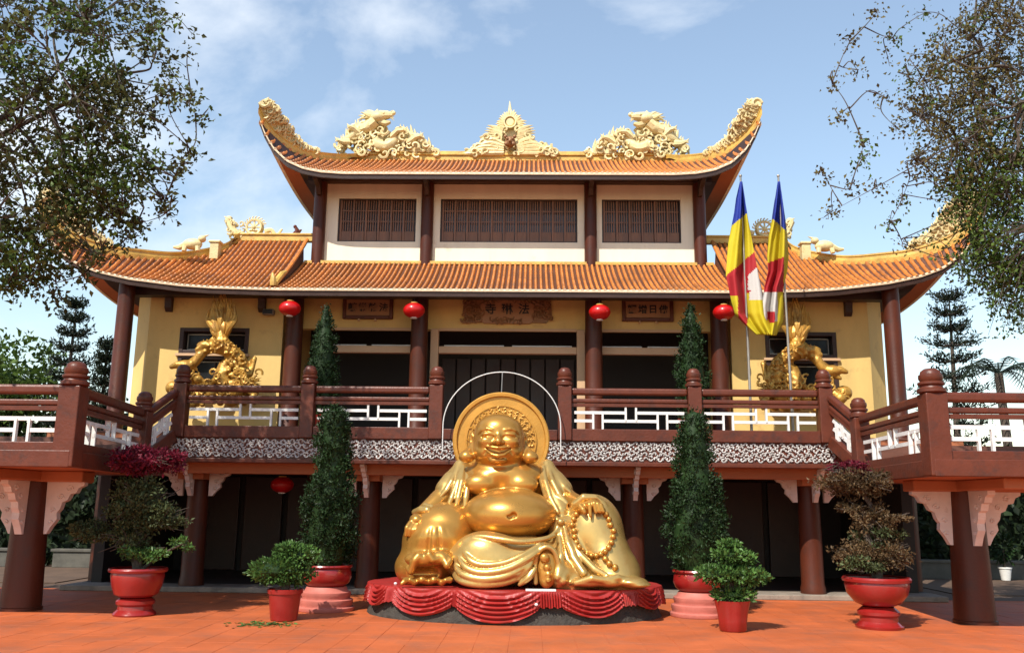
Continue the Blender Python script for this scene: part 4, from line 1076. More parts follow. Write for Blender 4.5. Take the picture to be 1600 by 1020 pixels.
# ---- wall dragons standing on the terrace
for s, lab in ((-1, 'left'), (1, 'right')):
    W = (lambda u: u) if s < 0 else (lambda u: 1590-u)
    P = lambda u, v, dy=0.0: at(W(u), v+(8 if s > 0 else 0), 18.05+dy)
    wd = thing('gold_dragon_sculpture', 'large gilded dragon sculpture arching in front of the %s side wall window' % lab, 'dragon sculpture', (P(350,625)[0], 18.05, ZD), 'gilded dragons on the terrace'); q = random.Random(21)
    S_ = SDF((min(P(255,500)[0],P(410,500)[0])-.1, 17.35, ZD-.02), (max(P(255,500)[0],P(410,500)[0])+.1, 18.55, 6.0), .024)
    S_.tube([P(318,546,-.1), P(335,541,-.12), P(355,545,-.1), P(372,560,0), P(381,580,.05), P(378,604,.0), P(362,622,-.1)], [.11,.145,.155,.155,.15,.16,.18], .05)
    S_.tube([P(318,546,-.1), P(313,555,-.2), P(305,566,-.22), P(290,574,-.2)], [.13,.10,.09,.06], .05)
    S_.tube([P(352,540,.05), P(346,528,.1), P(346,516,.15)], [.14,.11,.12], .05)
    S_.ell(P(323,540,-.15), (.17,.14,.10), .04); S_.tube([P(318,541,-.2), P(308,546,-.25)], [.09,.05], .03); S_.tube([P(320,548,-.2), P(311,554,-.25)], [.06,.035], .02)
    for k in range(5): S_.tube([P(326,536,-.12), P(334+k*3,524+k*3,-.1)], [.05,.01], .02)
    S_.tube([P(372,560,0), P(352,572,-.05), P(345,590,-.1), P(360,608,-.1)], [.15,.14,.15,.16], .05)
    S_.ell(P(290,572,-.22), (.17,.15,.12), .04); S_.tube([P(290,570,-.25), P(277,570,-.3), P(268,573,-.32)], [.10,.075,.05], .03); S_.tube([P(288,578,-.22), P(277,583,-.28)], [.07,.04], .02)
    for k in range(6): S_.tube([P(294,568,-.2), P(303+k*1.5,556+k*5,-.2)], [.05,.012], .02)
    for k in range(60):
        tt = k/59; S_.tube([P(np.interp(tt,[0,.25,.5,.8,1],[318,345,372,382,370]), np.interp(tt,[0,.25,.5,.8,1],[538,532,548,580,612]), -.02), P(np.interp(tt,[0,.25,.5,.8,1],[318,345,372,382,370])+6*tt, np.interp(tt,[0,.25,.5,.8,1],[530,523,541,576,608]), -.02)], [.04,.01], .015) if k % 3 == 0 else None
        S_.ell(P(372+q.uniform(-16,12), q.uniform(560,615), -.2), (q.uniform(.03,.05),)*3, .015)
    S_.tube([P(388,572,.1), P(398,560,.05), P(392,585,.0)], [.06,.05,.05], .04); S_.tube([P(372,600,-.1), P(392,604,-.2), P(410,604,-.22)], [.10,.06,.03], .04)
    S_.tube([P(330,598,-.2), P(345,585,-.2), P(362,575,-.1)], [.05,.07,.06], .04); S_.tube([P(305,590,-.25), P(318,596,-.25), P(330,602,-.2)], [.05,.05,.04], .03)
    S_.ell(P(320,539,-.15), (.16,.12,.07), .04); S_.ell(P(272,606,-.1), (.17,.16,.15), .04)
    S_.tube([P(272,606,-.1), P(290,612,-.1), P(310,618,-.1)], [.1,.12,.14], .06)
    for i in range(60):
        S_.ell(P(q.uniform(275,405), q.uniform(590,632), q.uniform(-.3,.2)), (q.uniform(.05,.13),)*3, .02)
    for i in range(150):
        t = q.random(); u = np.interp(t, [0,.3,.6,1], [322,352,376,382]); v = np.interp(t, [0,.3,.6,1], [536,536,560,600])
        S_.ell(P(u+q.uniform(-8,8), v+q.uniform(-6,16), q.uniform(-.3,-.2)), (.032,.03,.032), .012)
    S_.floor(ZD); S_.build('body', 'goldpaint', wd, relax=1)
    mb = MB()
    for i in range(44):
        f = q.uniform(-1,1); L = q.uniform(.45,1.0)*(1-.25*abs(f)); top_v = 530-82*L
        strand = [P(346+f*4, 532, .15), P(346+f*12, 532-28*L, .12+.08*q.uniform(-1,1)), P(346+f*19+4*math.sin(i), 532-54*L, .12), P(346+f*17+q.uniform(-6,6), top_v, .1)]
        strand = smooth_curve(strand, 4); n_ = len(strand); mb.tube(strand, [.05*math.sin(math.pi*min(1, .25+.75*k_/(n_-1)))+.006 for k_ in range(n_)], 6)
    mb.build('tail_flames', 'goldpaint', wd, smooth=True)
    mb = MB()
    for i in range(50):
        u = q.uniform(268,405); v = q.uniform(578,616); curl(mb, P(u, v, -.28), q.uniform(.06,.10), .024, EX, EZ_, q.uniform(0,6), 5.5, q.choice((-1,1)))
    for k in range(5): spike(mb, P(378,600,-.2), P(404+q.uniform(-6,6), 590+k*4.5, -.25), .03)
    kind(mb.build('wave_scrolls', 'goldpaint', wd, smooth=True), 'stuff')
sp = at(420, 488, 18.5); hs = thing('horn_speaker', 'small grey horn speaker on the left wall beside the lantern', 'speaker', tuple(sp))
MB().box(sp[0]-.12, sp[0]+.12, 18.42, 18.56, sp[2]-.06, sp[2]+.06).build('housing', 'concrete', hs, bevel=.02)
MB().box(sp[0]-.10, sp[0]+.10, 18.40, 18.418, sp[2]-.045, sp[2]+.045).build('grille', 'ink', hs)

# ---- lanterns
LY = 17.86
L0 = None
for i, (u, v, lab) in enumerate(((453,482,'round red lantern by the yellow wall, leftmost of the four under the eave'), (647,485,'round red lantern beside the plaque 轉常輪法, second from the left'),
        (937,488,'round red lantern beside the plaque 輝增日佛, third from the left'), (1131,488,'round red lantern next to the flags, rightmost of the four'))):
    c = at(u, v, LY)
    if L0 is None:
        L0 = thing('red_lantern', lab, 'lantern', tuple(c), 'red lanterns under the eave'); n = 32
        rows = []
        for j in range(13):
            p = -math.pi/2+.30+(math.pi-.6)*j/12; row = []
            for k in range(n*2+1):
                a = 2*math.pi*k/(n*2); w_ = 1-.03*(k % 2); row.append(V(c[0]+.222*w_*math.cos(p)*math.cos(a), c[1]+.222*w_*math.cos(p)*math.sin(a), c[2]+.158*math.sin(p)))
            rows.append(row)
        MB().grid(rows).build('shade', 'lantern', L0, smooth=True, angle=60)
        MB().lathe([(.07,.145),(.075,.15),(.075,.168),(.03,.172)], c, 16).build('top_cap', 'ridge', L0)
        MB().lathe([(.05,-.172),(.068,-.168),(.068,-.145)], c, 16).build('bottom_cap', 'white', L0)
        MB().tube([(c[0],c[1],c[2]+.17), (c[0],c[1],5.87)], .006, 5).build('hanging_wire', 'ink', L0)
    else:
        dup(L0, c, lab)

dup(L0, at(441, 757, 17.8), 'dim red lantern hanging in the dark undercroft left of the statue')
# ---- plaques
def glyphs(text, x, z, y, size, parent, gap):
    for i, ch in enumerate(text):
        cu = bpy.data.curves.new('character', 'FONT'); cu.body = ch; cu.size = size; cu.extrude = .006; cu.offset = .004; cu.align_x = 'CENTER'; cu.align_y = 'CENTER'
        to = bpy.data.objects.new('character', cu); COL.objects.link(to)
        dg = bpy.context.evaluated_depsgraph_get(); me = bpy.data.meshes.new_from_object(to.evaluated_get(dg)); bpy.data.objects.remove(to)
        me.materials.clear(); me.materials.append(MT['ink'])
        xs = [v_.co.x for v_ in me.vertices]; ys = [v_.co.y for v_ in me.vertices]
        cx, cy = ((min(xs)+max(xs))/2, (min(ys)+max(ys))/2) if xs else (0, 0)
        off = WLOC[parent.name]
        for v_ in me.vertices:
            a, b, c_ = v_.co; v_.co = (x+(i-(len(text)-1)/2)*gap+(a-cx)-off[0], y-c_-off[1], z+(b-cy)-off[2])
        o = bpy.data.objects.new('character', me); COL.objects.link(o); o.parent = parent
for x0, x1, z0, z1, txt, lab in ((-3.55,-2.46,5.53,6.03,'轉常輪法','framed wooden plaque with four black characters left of the entrance'), (2.50,3.60,5.52,6.03,'輝增日佛','framed wooden plaque with four black characters right of the entrance')):
    pq = thing('name_plaque', lab, 'plaque', ((x0+x1)/2, 18.95, z0), 'side plaques under the eave')
    MB().box(x0+.05, x1-.05, 18.93, 18.97, z0+.05, z1-.05).build('board', 'plaque', pq)
    fr = MB().box(x0, x0+.075, 18.89, 18.996, z0, z1).box(x1-.075, x1, 18.89, 18.996, z0, z1).box(x0+.076, x1-.076, 18.892, 18.996, z1-.075, z1).box(x0+.076, x1-.076, 18.892, 18.996, z0, z0+.075)
    fr.build('frame', 'redwood', pq, bevel=.012)
    glyphs(txt, (x0+x1)/2, (z0+z1)/2+.01, 18.925, .20, pq, .225)
    for k in (-1,1): MB().sphere(((x0+x1)/2+k*.18, 18.88, z0-.03), .03, 8, 6).build('peg', 'trim', pq, smooth=True)
pq = thing('carved_name_plaque', 'carved scroll-shaped plaque with three black characters above the entrance', 'plaque', (.02, 18.95, 5.44)); q = random.Random(8)
MB().slab([(-.55,-.26),(-.5,-.30),(.5,-.30),(.55,-.26),(.6,.12),(.42,.2),(.0,.27),(-.42,.2),(-.6,.12)], (.02, 18.95, 5.75), EX, EZ_, .06).build('board', 'plaque', pq, bevel=.01)
mb = MB()
for sx in (-1,1):
    for k in range(26):
        curl(mb, (.02+sx*q.uniform(.56,.93), 18.93-q.uniform(0,.03), 5.75+q.uniform(-.26,.24)), q.uniform(.06,.11), .022, EX, EZ_, q.uniform(0,6), 5.5, q.choice((-1,1)))
    mb.slab([(sx*.55,-.27),(sx*.85,-.28),(sx*.97,-.1),(sx*.95,.15),(sx*.8,.28),(sx*.5,.24)][::sx], (.02, 18.965, 5.75), EX, EZ_, .04)
for k in range(22):
    u = q.uniform(-.5,.5); curl(mb, (.02+u, 18.92, 5.75+.24-.25*abs(u)+q.uniform(0,.07)), .06, .018, EX, EZ_, q.uniform(0,6), 5)
    curl(mb, (.02+u*.7, 18.92, 5.75-.24+q.uniform(-.03,.03)), .06, .016, EX, EZ_, q.uniform(0,6), 5)
kind(mb.build('carved_surround', 'gilt', pq, smooth=True), 'stuff')
glyphs('寺琳法', .02, 5.77, 18.91, .25, pq, .36)

# ---- flags
def flag(label, pole_top, pole_bot, edges, bands, Y=16.35, patches=(), sh=0.0):
    pt_, pb = at(*pole_top, Y), at(*pole_bot, Y)
    f = thing('flag_on_pole', label, 'flag', (pb[0], Y, ZD), 'flags on the terrace')
    MB().tube([(pb[0], Y, ZD), (pt_[0], Y, pt_[2])], [.026,.018], 10).sphere((pt_[0], Y, pt_[2]), .03, 8, 6).build('pole', 'pole', f, smooth=True)
    ys = [e[0] for e in edges]; n = 110; m = 36; G_ = []; pix = []
    for i in range(n+1):
        v = ys[0]+(ys[-1]-ys[0])*i/n; l = interp(v, ys, [e[1] for e in edges]); r = interp(v, ys, [e[2] for e in edges]); row = []; pr = []
        for k in range(m+1):
            t = k/m; u = l+(r-l)*t; dep = Y-.05+min(1, i/22)*(.10*math.sin(t*9.5+i*.04+sh)+.05*math.sin(t*17+i*.09))-.03
            row.append(at(u, v, dep)); pr.append((u, v))
        G_.append(row); pix.append(pr)
    mb = MB().grid(G_); o = mb.build('cloth', 'flag_blue', f, smooth=True, angle=180)
    names = ['flag_blue','flag_yellow','flag_red','flag_white','flag_orange']
    for nm in names[1:]: o.data.materials.append(MT[nm])
    for i in range(n):
        for k in range(m):
            u, v = pix[i][k]; o.data.polygons[i*m+k].material_index = names.index('flag_'+bands(u, v))
    md = o.modifiers.new('thickness', 'SOLIDIFY'); md.thickness = .006
    return f
def b1(u, v):
    w = v+.85*(u-1155)
    if w < 342: return 'blue'
    if w < 412 and v < 440: return 'yellow'
    if v < 452 and u > 1168 and w > 440: return 'white'
    if w < 468 and v < 462: return 'red'
    if v >= 440 and u < 1152: return 'yellow'
    if v > 450 and u < 1166: return 'red' if w > 452 else 'yellow'
    if v < 468 and u > 1170: return 'white'
    return 'yellow'
flag('five-stripe cloth flag on a thin pole above the terrace rail, nearer the temple entrance', (1157,275), (1172,612),
     [(284,1156,1160),(310,1150,1164),(340,1146,1168),(380,1138,1176),(430,1134,1185),(452,1139,1190),(472,1143,1194),(490,1148,1198),(505,1162,1203),(523,1182,1210)], b1)
def b2(u, v):
    w = v-.9*(u-1215)
    if w < 348 and v < 378: return 'blue'
    if v+.35*(u-1215) < 404 and v < 418: return 'yellow'
    if v < 456 and u < 1224: return 'red'
    if 485 < v < 503 and 1198 < u < 1210: return 'red'
    if v < 470 and u < 1206: return 'white'
    if v > 500 or u > 1214: return 'yellow'
    return 'white'
flag('five-stripe cloth flag on a thin pole above the terrace rail, nearer the stair landing', (1216,275), (1236,605),
     [(284,1215,1219),(310,1211,1222),(345,1206,1227),(370,1201,1230),(400,1199,1232),(424,1200,1230),(450,1194,1223),(480,1191,1224),(503,1194,1223),(524,1199,1213)], b2, sh=1.3)
# ================================================================== plants
class Leaves:
    def __init__(self, seed=1): self.g = np.random.default_rng(seed); self.V = []; self.n = 0
    def put(self, P, size, aspect=.5, out=None, droop=0.0, fold=.18, jit=.5):
        """P: (n,3) leaf bases; leaves point along random directions biased to `out` and downwards by droop"""
        P = np.asarray(P, float); n = len(P); g = self.g
        if n == 0: return self
        d = g.normal(size=(n,3)); d /= np.linalg.norm(d, axis=1)[:,None]
        if out is not None: d = d*.75+np.asarray(out)
        d[:,2] -= droop; d /= np.linalg.norm(d, axis=1)[:,None]+1e-9
        r = g.normal(size=(n,3)); s = np.cross(d, r); s /= np.linalg.norm(s, axis=1)[:,None]+1e-9
        nn = np.cross(d, s); L = size*(1+jit*g.uniform(-1,1,n))[:,None]; w = L*aspect/2
        v = np.stack([P, P+d*L*.45+s*w+nn*L*fold, P+d*L, P+d*L*.45-s*w+nn*L*fold], 1)
        self.V.append(v.reshape(-1,3)); self.n += n; return self
    def build(self, name, material, parent, smooth=False):
        v = np.concatenate(self.V); off = np.array(WLOC.get(parent.name, (0,0,0))) if parent else np.zeros(3); v = v-off
        n = self.n; me = bpy.data.meshes.new(name)
        i = np.arange(n)*4; f = np.stack([i,i+1,i+2,i,i+2,i+3],1).reshape(-1,3)
        me.vertices.add(len(v)); me.vertices.foreach_set('co', v.ravel())
        me.loops.add(f.size); me.loops.foreach_set('vertex_index', f.ravel())
        me.polygons.add(len(f)); me.polygons.foreach_set('loop_start', np.arange(len(f))*3)
        me.update(calc_edges=True); me.validate()
        me.materials.append(MT[material]); o = bpy.data.objects.new(name, me); COL.objects.link(o)
        if parent: o.parent = parent; WLOC[o.name] = tuple(off)
        return o
def lump(c, r, n, g, shell=.55):
    d = g.normal(size=(n,3)); d /= np.linalg.norm(d, axis=1)[:,None]; rr = g.uniform(shell,1,n)**.6
    nz = 1+.16*np.sin(d[:,0]*9+c[0]*7)*np.sin(d[:,2]*8+c[2]*5)
    return V(*c)+d*np.array(r)*(rr*nz)[:,None], d

def cypress(name, label, x, y, z0, prof, seed, n=16000, grp=None, pot=True, leaf=.046):
    t = thing(name, label, 'potted cypress', (x, y, 0 if pot else ZD), grp); g = np.random.default_rng(seed)
    H = prof[-1][0]-z0; zs = [p[0] for p in prof]; rs = [p[1] for p in prof]
    nc = n//34; u = g.uniform(0,1,nc*3); z = z0+H*u; r = np.interp(z, zs, rs); keep = g.uniform(0,max(rs),nc*3) < r+.08; z = z[keep][:nc]; r = r[keep][:nc]; a = g.uniform(0,2*math.pi,len(z))
    r = r*(1+.10*np.sin(a*3+z*5+seed)+.08*np.sin(a*7-z*8)+.07*np.sin(z*19+a)+.06*g.normal(size=len(z)))*g.choice([1,1,1,.86],len(z))
    cz = np.stack([x+r*np.cos(a), y+r*np.sin(a), z], 1); cz = np.repeat(cz, 34, 0); aa = np.repeat(a, 34)
    P = cz+g.normal(size=cz.shape)*[.036,.036,.042]-np.stack([np.cos(aa),np.sin(aa),0*aa],1)*.05
    out = np.stack([np.cos(aa)*.45, np.sin(aa)*.45, np.full(len(aa), .45)], 1)
    Leaves(seed).put(P, leaf, .55, out).build('foliage', 'cypress', t)
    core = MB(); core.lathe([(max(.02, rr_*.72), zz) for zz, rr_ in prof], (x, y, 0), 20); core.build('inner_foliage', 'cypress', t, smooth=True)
    MB().tube([(x,y,z0-.2),(x,y,z0+.5)], [.05,.04], 8).build('trunk', 'bark', t, smooth=True)
    if pot:
        MB().lathe([(.27,.36),(.34,.42),(.375,.50),(.36,.60),(.345,.635),(.375,.64),(.385,.66),(.375,.68),(.33,.68),(.32,.62),(.0,.62)], (x,y,0), 36, cap=False).build('pot', 'redpot', t, smooth=True)
        pd = MB().lathe([(.43,.007),(.44,.02),(.44,.06),(.40,.075),(.40,.10),(.41,.12),(.41,.17),(.365,.185),(.365,.215),(.375,.23),(.375,.28),(.33,.30),(.30,.36)], (x,y,0), 36)
        pd.build('pedestal', 'pinkstone', t, smooth=True)
    else:
        MB().lathe([(.2,0),(.28,.25),(.30,.42),(.27,.42),(.25,.38),(0,.38)], (x,y,ZD+.002), 28, cap=False).build('pot', 'redpot', t, smooth=True)
    return t
cypress('potted_cypress', 'tall clipped cypress in a red pot on stepped pedestal, left of the statue', -2.58, 14.25, .66, [(.64,.26),(.8,.38),(1.2,.44),(1.7,.37),(2.2,.27),(2.6,.25),(2.95,.235),(3.04,.20),(3.09,.08)], 3, grp='tall potted cypresses beside the statue')
cypress('potted_cypress', 'tall clipped cypress in a red pot on stepped pedestal, right of the statue', 3.10, 14.15, .66, [(.64,.30),(.85,.44),(1.2,.49),(1.6,.41),(2.1,.31),(2.6,.26),(2.9,.215),(3.03,.16),(3.08,.06)], 5, grp='tall potted cypresses beside the statue')
cypress('terrace_cypress', 'small conical cypress on the terrace under the left lanterns', -3.52, 17.25, ZD+.45, [(ZD+.4,.22),(3.6,.31),(4.2,.29),(4.7,.22),(5.1,.15),(5.38,.05)], 8, 6500, 'cypresses on the terrace', False)
cypress('terrace_cypress', 'small conical cypress on the terrace left of the rightmost lantern', 3.66, 17.25, ZD+.45, [(ZD+.4,.24),(3.6,.34),(4.1,.32),(4.7,.22),(5.15,.15),(5.46,.05)], 9, 6500, 'cypresses on the terrace', False)

def shrub(label, x, y, lobes, pot, seed, leaf=.055, n_per=1500, ruff=0.0):
    t = thing('potted_shrub', label, 'potted shrub', (x,y,0), 'glossy shrubs in small red pots'); g = np.random.default_rng(seed); L = Leaves(seed); tr = MB(); core = MB()
    for (dx,dz,rx,rz) in lobes:
        c = (x+dx, y+.05*math.sin(dx*9), dz); P, d = lump(c, (rx,rx*.85,rz), int(n_per*rx*rz/.11)+250, g); L.put(P, leaf, .55, d*.8+np.array([0,0,.35]))
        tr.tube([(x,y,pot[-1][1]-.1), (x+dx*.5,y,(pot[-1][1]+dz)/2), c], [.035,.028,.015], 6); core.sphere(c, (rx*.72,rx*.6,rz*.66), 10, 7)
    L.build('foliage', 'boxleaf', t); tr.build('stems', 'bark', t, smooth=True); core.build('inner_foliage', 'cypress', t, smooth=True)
    n = 40; rows = []
    for r, z in pot: rows.append([V(x+r*(1+ruff*math.sin(k*2*math.pi*8/n))*math.cos(2*math.pi*k/n), y+r*(1+ruff*math.sin(k*2*math.pi*8/n))*math.sin(2*math.pi*k/n), z) for k in range(n+1)])
    MB().grid(rows, flip=True).build('pot', 'redpot', t, smooth=True)
    MB().lathe([(.0,pot[-1][1]-.04),(pot[-1][0]*.95,pot[-1][1]-.04)], (x,y,0), 20, cap=False).build('soil', 'soil', t)
    return t
shrub('rounded glossy shrub in a plain tapered red pot with fallen leaves at its foot', -2.88, 12.98, [(-.14,.68,.36,.17),(.06,.66,.33,.17),(.14,.87,.29,.14),(.02,.95,.2,.10)],
      [(.17,.006),(.185,.02),(.20,.15),(.225,.36),(.245,.37),(.25,.42),(.235,.43)], 12)
shrub('tiered glossy shrub in a fluted red pot, in front of the right cypress', 3.25, 12.52, [(.02,.47,.28,.09),(-.20,.73,.28,.11),(.22,.71,.30,.11),(.02,.74,.33,.11),(.0,.98,.24,.08),(.14,.94,.22,.08),(.0,1.10,.15,.06)],
      [(.16,.006),(.18,.03),(.19,.15),(.205,.25),(.235,.38),(.24,.40),(.225,.40)], 13, ruff=.035)

def bonsai(label, x, y, pot, foot, tiers, trunk, seed, branches=()):
    t = thing('bonsai_tree', label, 'bonsai', (x,y,0), 'tall bonsai in wide red bowls'); g = np.random.default_rng(seed)
    tm = MB(); P = smooth_curve(trunk, 6); tm.tube(P, [.075-.05*i/(len(P)-1) for i in range(len(P))], 8)
    for c, r, n, m, lf in tiers:
        k = min(range(len(P)), key=lambda i: np.linalg.norm(P[i]-V(*c)+V(0,0,.25))); tm.tube(smooth_curve([P[k], (P[k]+V(*c))/2+V(0,0,.04), V(*c)], 4), [.03-.02*i/8 for i in range(9)], 6)
        for i in range(int(n/55)):
            e = V(*c)+np.clip(g.normal(size=3),-1.4,1.4)*np.array(r)*.5; tm.tube([V(*c), (V(*c)+e)/2+g.normal(size=3)*.03, e], [.010,.007,.003], 4)
    tm.build('trunk', 'bark', t, smooth=True)
    mats = {}
    for c, r, n, m, lf in tiers:
        L = mats.setdefault(m, Leaves(seed+len(mats))); nl = max(5, int(n/90))
        for i in range(nl):
            d = g.normal(size=3); d /= np.linalg.norm(d); cc = V(*c)+d*np.array(r)*g.uniform(.3,.85)
            PP, dd = lump(cc, np.array(r)*.34, int(n/nl), g, .1); L.put(PP, lf, .5, dd*.4+np.array([0,0,.3]))
    for m, L in mats.items(): L.build('foliage', m, t)
    MB().lathe(pot, (x,y,0), 40, cap=False).build('bowl', 'redpot', t, smooth=True)
    MB().lathe(foot, (x,y,0), 36).build('stand', 'redpot', t, smooth=True)
    MB().lathe([(0,pot[-1][1]-.05),(pot[-1][0],pot[-1][1]-.05)], (x,y,0), 20, cap=False).build('soil', 'soil', t)
    return t
bx, by = -5.12, 13.30
bonsai('bonsai with crimson top leaves in a red bowl beside the left landing', bx, by,
    [(.22,.26),(.30,.30),(.345,.42),(.37,.56),(.36,.60),(.40,.61),(.41,.64),(.40,.665),(.35,.665)], [(.29,.007),(.30,.03),(.285,.05),(.24,.09),(.235,.14),(.265,.17),(.265,.21),(.22,.25)],
    [((bx,by,2.18),(.62,.4,.22),4180,'bonsai_red',.06), ((bx-.1,by,1.75),(.6,.4,.28),1320,'bonsai',.05), ((bx-.72,by,1.15),(.38,.3,.17),1540,'bonsai',.05), ((bx+.1,by-.1,.86),(.48,.3,.15),1000,'boxleaf',.05),
     ((bx+.3,by,1.35),(.45,.35,.25),1210,'bonsai',.05), ((bx+.6,by,1.0),(.25,.2,.12),260,'boxleaf',.05), ((bx-.25,by,1.45),(.4,.3,.2),924,'bonsai',.05), ((bx+.02,by,1.5),(.55,.4,.42),2200,'bonsai',.05), ((bx-.2,by,1.05),(.5,.35,.25),1300,'bonsai',.05)],
    [(bx,by,.6),(bx-.06,by,.95),(bx+.08,by+.03,1.3),(bx-.02,by,1.7),(bx+.02,by,2.1)], 31)
bx, by = 5.38, 13.05
bonsai('sparse brown-leaved bonsai in a red bowl beside the right landing', bx, by,
    [(.20,.30),(.30,.34),(.40,.46),(.43,.58),(.42,.62),(.455,.63),(.46,.665),(.44,.69),(.40,.69)], [(.31,.007),(.32,.04),(.29,.055),(.25,.10),(.25,.16),(.28,.19),(.28,.23),(.21,.29)],
    [((bx-.02,by,.98),(.62,.4,.24),5720,'bonsai_brown',.045), ((bx-.2,by-.1,.86),(.4,.3,.16),1980,'bonsai',.045), ((bx-.22,by,1.98),(.58,.4,.22),5060,'bonsai_brown',.045), ((bx-.35,by,2.18),(.4,.3,.14),924,'bonsai_red',.045),
     ((bx+.25,by,1.52),(.38,.25,.07),770,'bonsai_brown',.045), ((bx-.3,by,1.62),(.25,.2,.06),440,'bonsai_brown',.045), ((bx-.05,by,1.5),(.42,.3,.35),1300,'bonsai_brown',.045), ((bx+.1,by,1.2),(.45,.3,.18),900,'bonsai',.045)],
    [(bx,by,.62),(bx+.05,by,.95),(bx-.1,by,1.25),(bx+.04,by,1.55),(bx-.2,by,1.95)], 33)

# fallen leaves
ll = Leaves(44); g = np.random.default_rng(44); c = atg(412, 976); m = 150
Pp = np.stack([c[0]+g.normal(0,.22,m), c[1]+g.normal(0,.12,m), np.full(m,.02)], 1)
ll.put(Pp, .085, .55, np.tile([0,0,0],(m,1)), 0, .1)
v = np.concatenate(ll.V); v[:,2] = .009+np.abs(v[:,2]-.02)*.25; ll.V = [v]
kind(tag(ll.build('fallen_leaves', 'boxleaf', None), 'scatter of yellow green fallen leaves on the tiles by the plain pot', 'leaves'), 'stuff')

# ---- overhanging trees at both edges
def big_tree(name, label, base, top, center, radii, nlimb, ntwig, per, leaf, mats, seed, tr=.28, outer=.55, droop=.35, front=None, extra=(), minz=None, lobes=()):
    t = thing(name, label, 'tree', (base[0], base[1], 0)); g = np.random.default_rng(seed); q = random.Random(seed)
    MB().tube(smooth_curve([(base[0],base[1],-.02),(base[0]+.1,base[1],top*.5),(base[0],base[1]+.1,top)], 5), [tr*1.3]+[tr]*9+[tr*.8], 12).build('trunk', 'bark', t, smooth=True)
    C = V(*center); Rr = V(*radii); T0 = V(base[0], base[1]+.1, top)
    limbs = MB(); samples = []; srad = []
    for i in range(nlimb):
        d = g.normal(size=3); d[2] = abs(d[2])*.6+(.1 if i % 3 else -.4); d /= np.linalg.norm(d)
        e = C+d*Rr*g.uniform(.55,.9); mid = (T0+e)/2+g.normal(size=3)*.35+V(0,0,.3)
        P = smooth_curve([T0-V(0,0,.3), T0*.7+mid*.3+g.normal(size=3)*.1, mid, mid*.45+e*.55+g.normal(size=3)*.2, e], 5); n = len(P)
        limbs.tube(P, [.085*(1-i_/(n-1))**1.3+.008 for i_ in range(n)], 7)
        samples += P[3:]; srad += [.11*(1-i_/(n-1))+.01 for i_ in range(3,n)]
    S = np.array(samples)
    for i in range(nlimb*7):
        d = g.normal(size=3); d /= np.linalg.norm(d); e = C+d*Rr*g.uniform(.35,.97); k = np.argmin(((S-e)**2).sum(1)+g.uniform(0,1.2,len(S))); s0 = S[k]
        mm = (s0+e)/2+g.normal(size=3)*.12+V(0,0,.10); P = smooth_curve([s0, s0*.6+mm*.4+g.normal(size=3)*.04, mm, mm*.5+e*.5+g.normal(size=3)*.05, e], 4); n = len(P)
        limbs.tube(P, [.024*(1-i_/(n-1))+.004 for i_ in range(n)], 5); samples += P[3:]
    for e in [V(*e) for e in extra]:
        S2 = np.array(samples); k = np.argmin(((S2-e)**2).sum(1)+g.uniform(0,.3,len(S2))); s0 = S2[k]; mm = (s0+e)/2+g.normal(size=3)*.06+V(0,0,.06); P = smooth_curve([s0, mm, e], 6); n = len(P)
        limbs.tube(P, [.011*(1-i_/(n-1))+.003 for i_ in range(n)], 4); samples += P[3:]
    S = np.array(samples); tw = MB(); Ls = [Leaves(seed+k) for k in range(len(mats))]
    ends = []
    for i in range(ntwig):
        d = g.normal(size=3); d /= np.linalg.norm(d); e = C+d*Rr*(g.uniform(outer**2,1)**.5)*(1+.10*math.sin(d[0]*7)*math.sin(d[2]*9+1))
        ends.append(e)
    ends += [V(*e) for e in extra]; pm = [None]*len(ends)
    for c2, r2, n2, mi in lobes:
        for i in range(n2):
            d = g.normal(size=3); d /= np.linalg.norm(d); ends.append(V(*c2)+d*V(*r2)*g.uniform(.05,1)**.5); pm.append(mi)
    for i, e in enumerate(ends):
        if minz is not None and e[2] < minz: continue
        k = np.argmin(((S-e)**2).sum(1)+g.uniform(0,.15,len(S))); s = S[k]; m = (s+e)/2+g.normal(size=3)*.07+V(0,0,.04)
        P = smooth_curve([s, m, e, e+(e-m)*.35*g.uniform(.4,1.2)+V(0,0,-.12*droop)], 4); n = len(P)
        tw.tube(P, [.010-.007*j/(n-1) for j in range(n)], 4)
        w = g.uniform(.35,1,per)**1.0; idx = w*(n-1); i0 = np.floor(idx).astype(int).clip(0,n-2); Pa = np.array(P); pp = Pa[i0]+(Pa[i0+1]-Pa[i0])*(idx-i0)[:,None]
        pp = pp+g.normal(size=pp.shape)*.085
        Ls[pm[i] if pm[i] is not None else int(g.integers(0,len(mats))) if g.uniform() < .6 else 0].put(pp, leaf, .62, None, droop)
    limbs.build('limbs', 'bark', t, smooth=True); kind(tw.build('twigs', 'bark', t), 'stuff')
    for L, m in zip(Ls, mats):
        if L.n: L.build('crown', m, t)
    return t
ex = [at(u, v, Y) for u, v, Y in ((300,152,12.4),(268,150,12.3),(312,185,12.5),(236,18,12.0),(240,50,12.1),(300,236,12.3),(280,262,12.2),(255,318,12.6),(262,330,12.5),(225,70,12.2),(215,350,12.6),(200,370,12.4),(190,345,12.5),(150,400,12.2),(130,430,12.3),(60,450,12.2),(90,470,12.4),(20,440,12.0))]
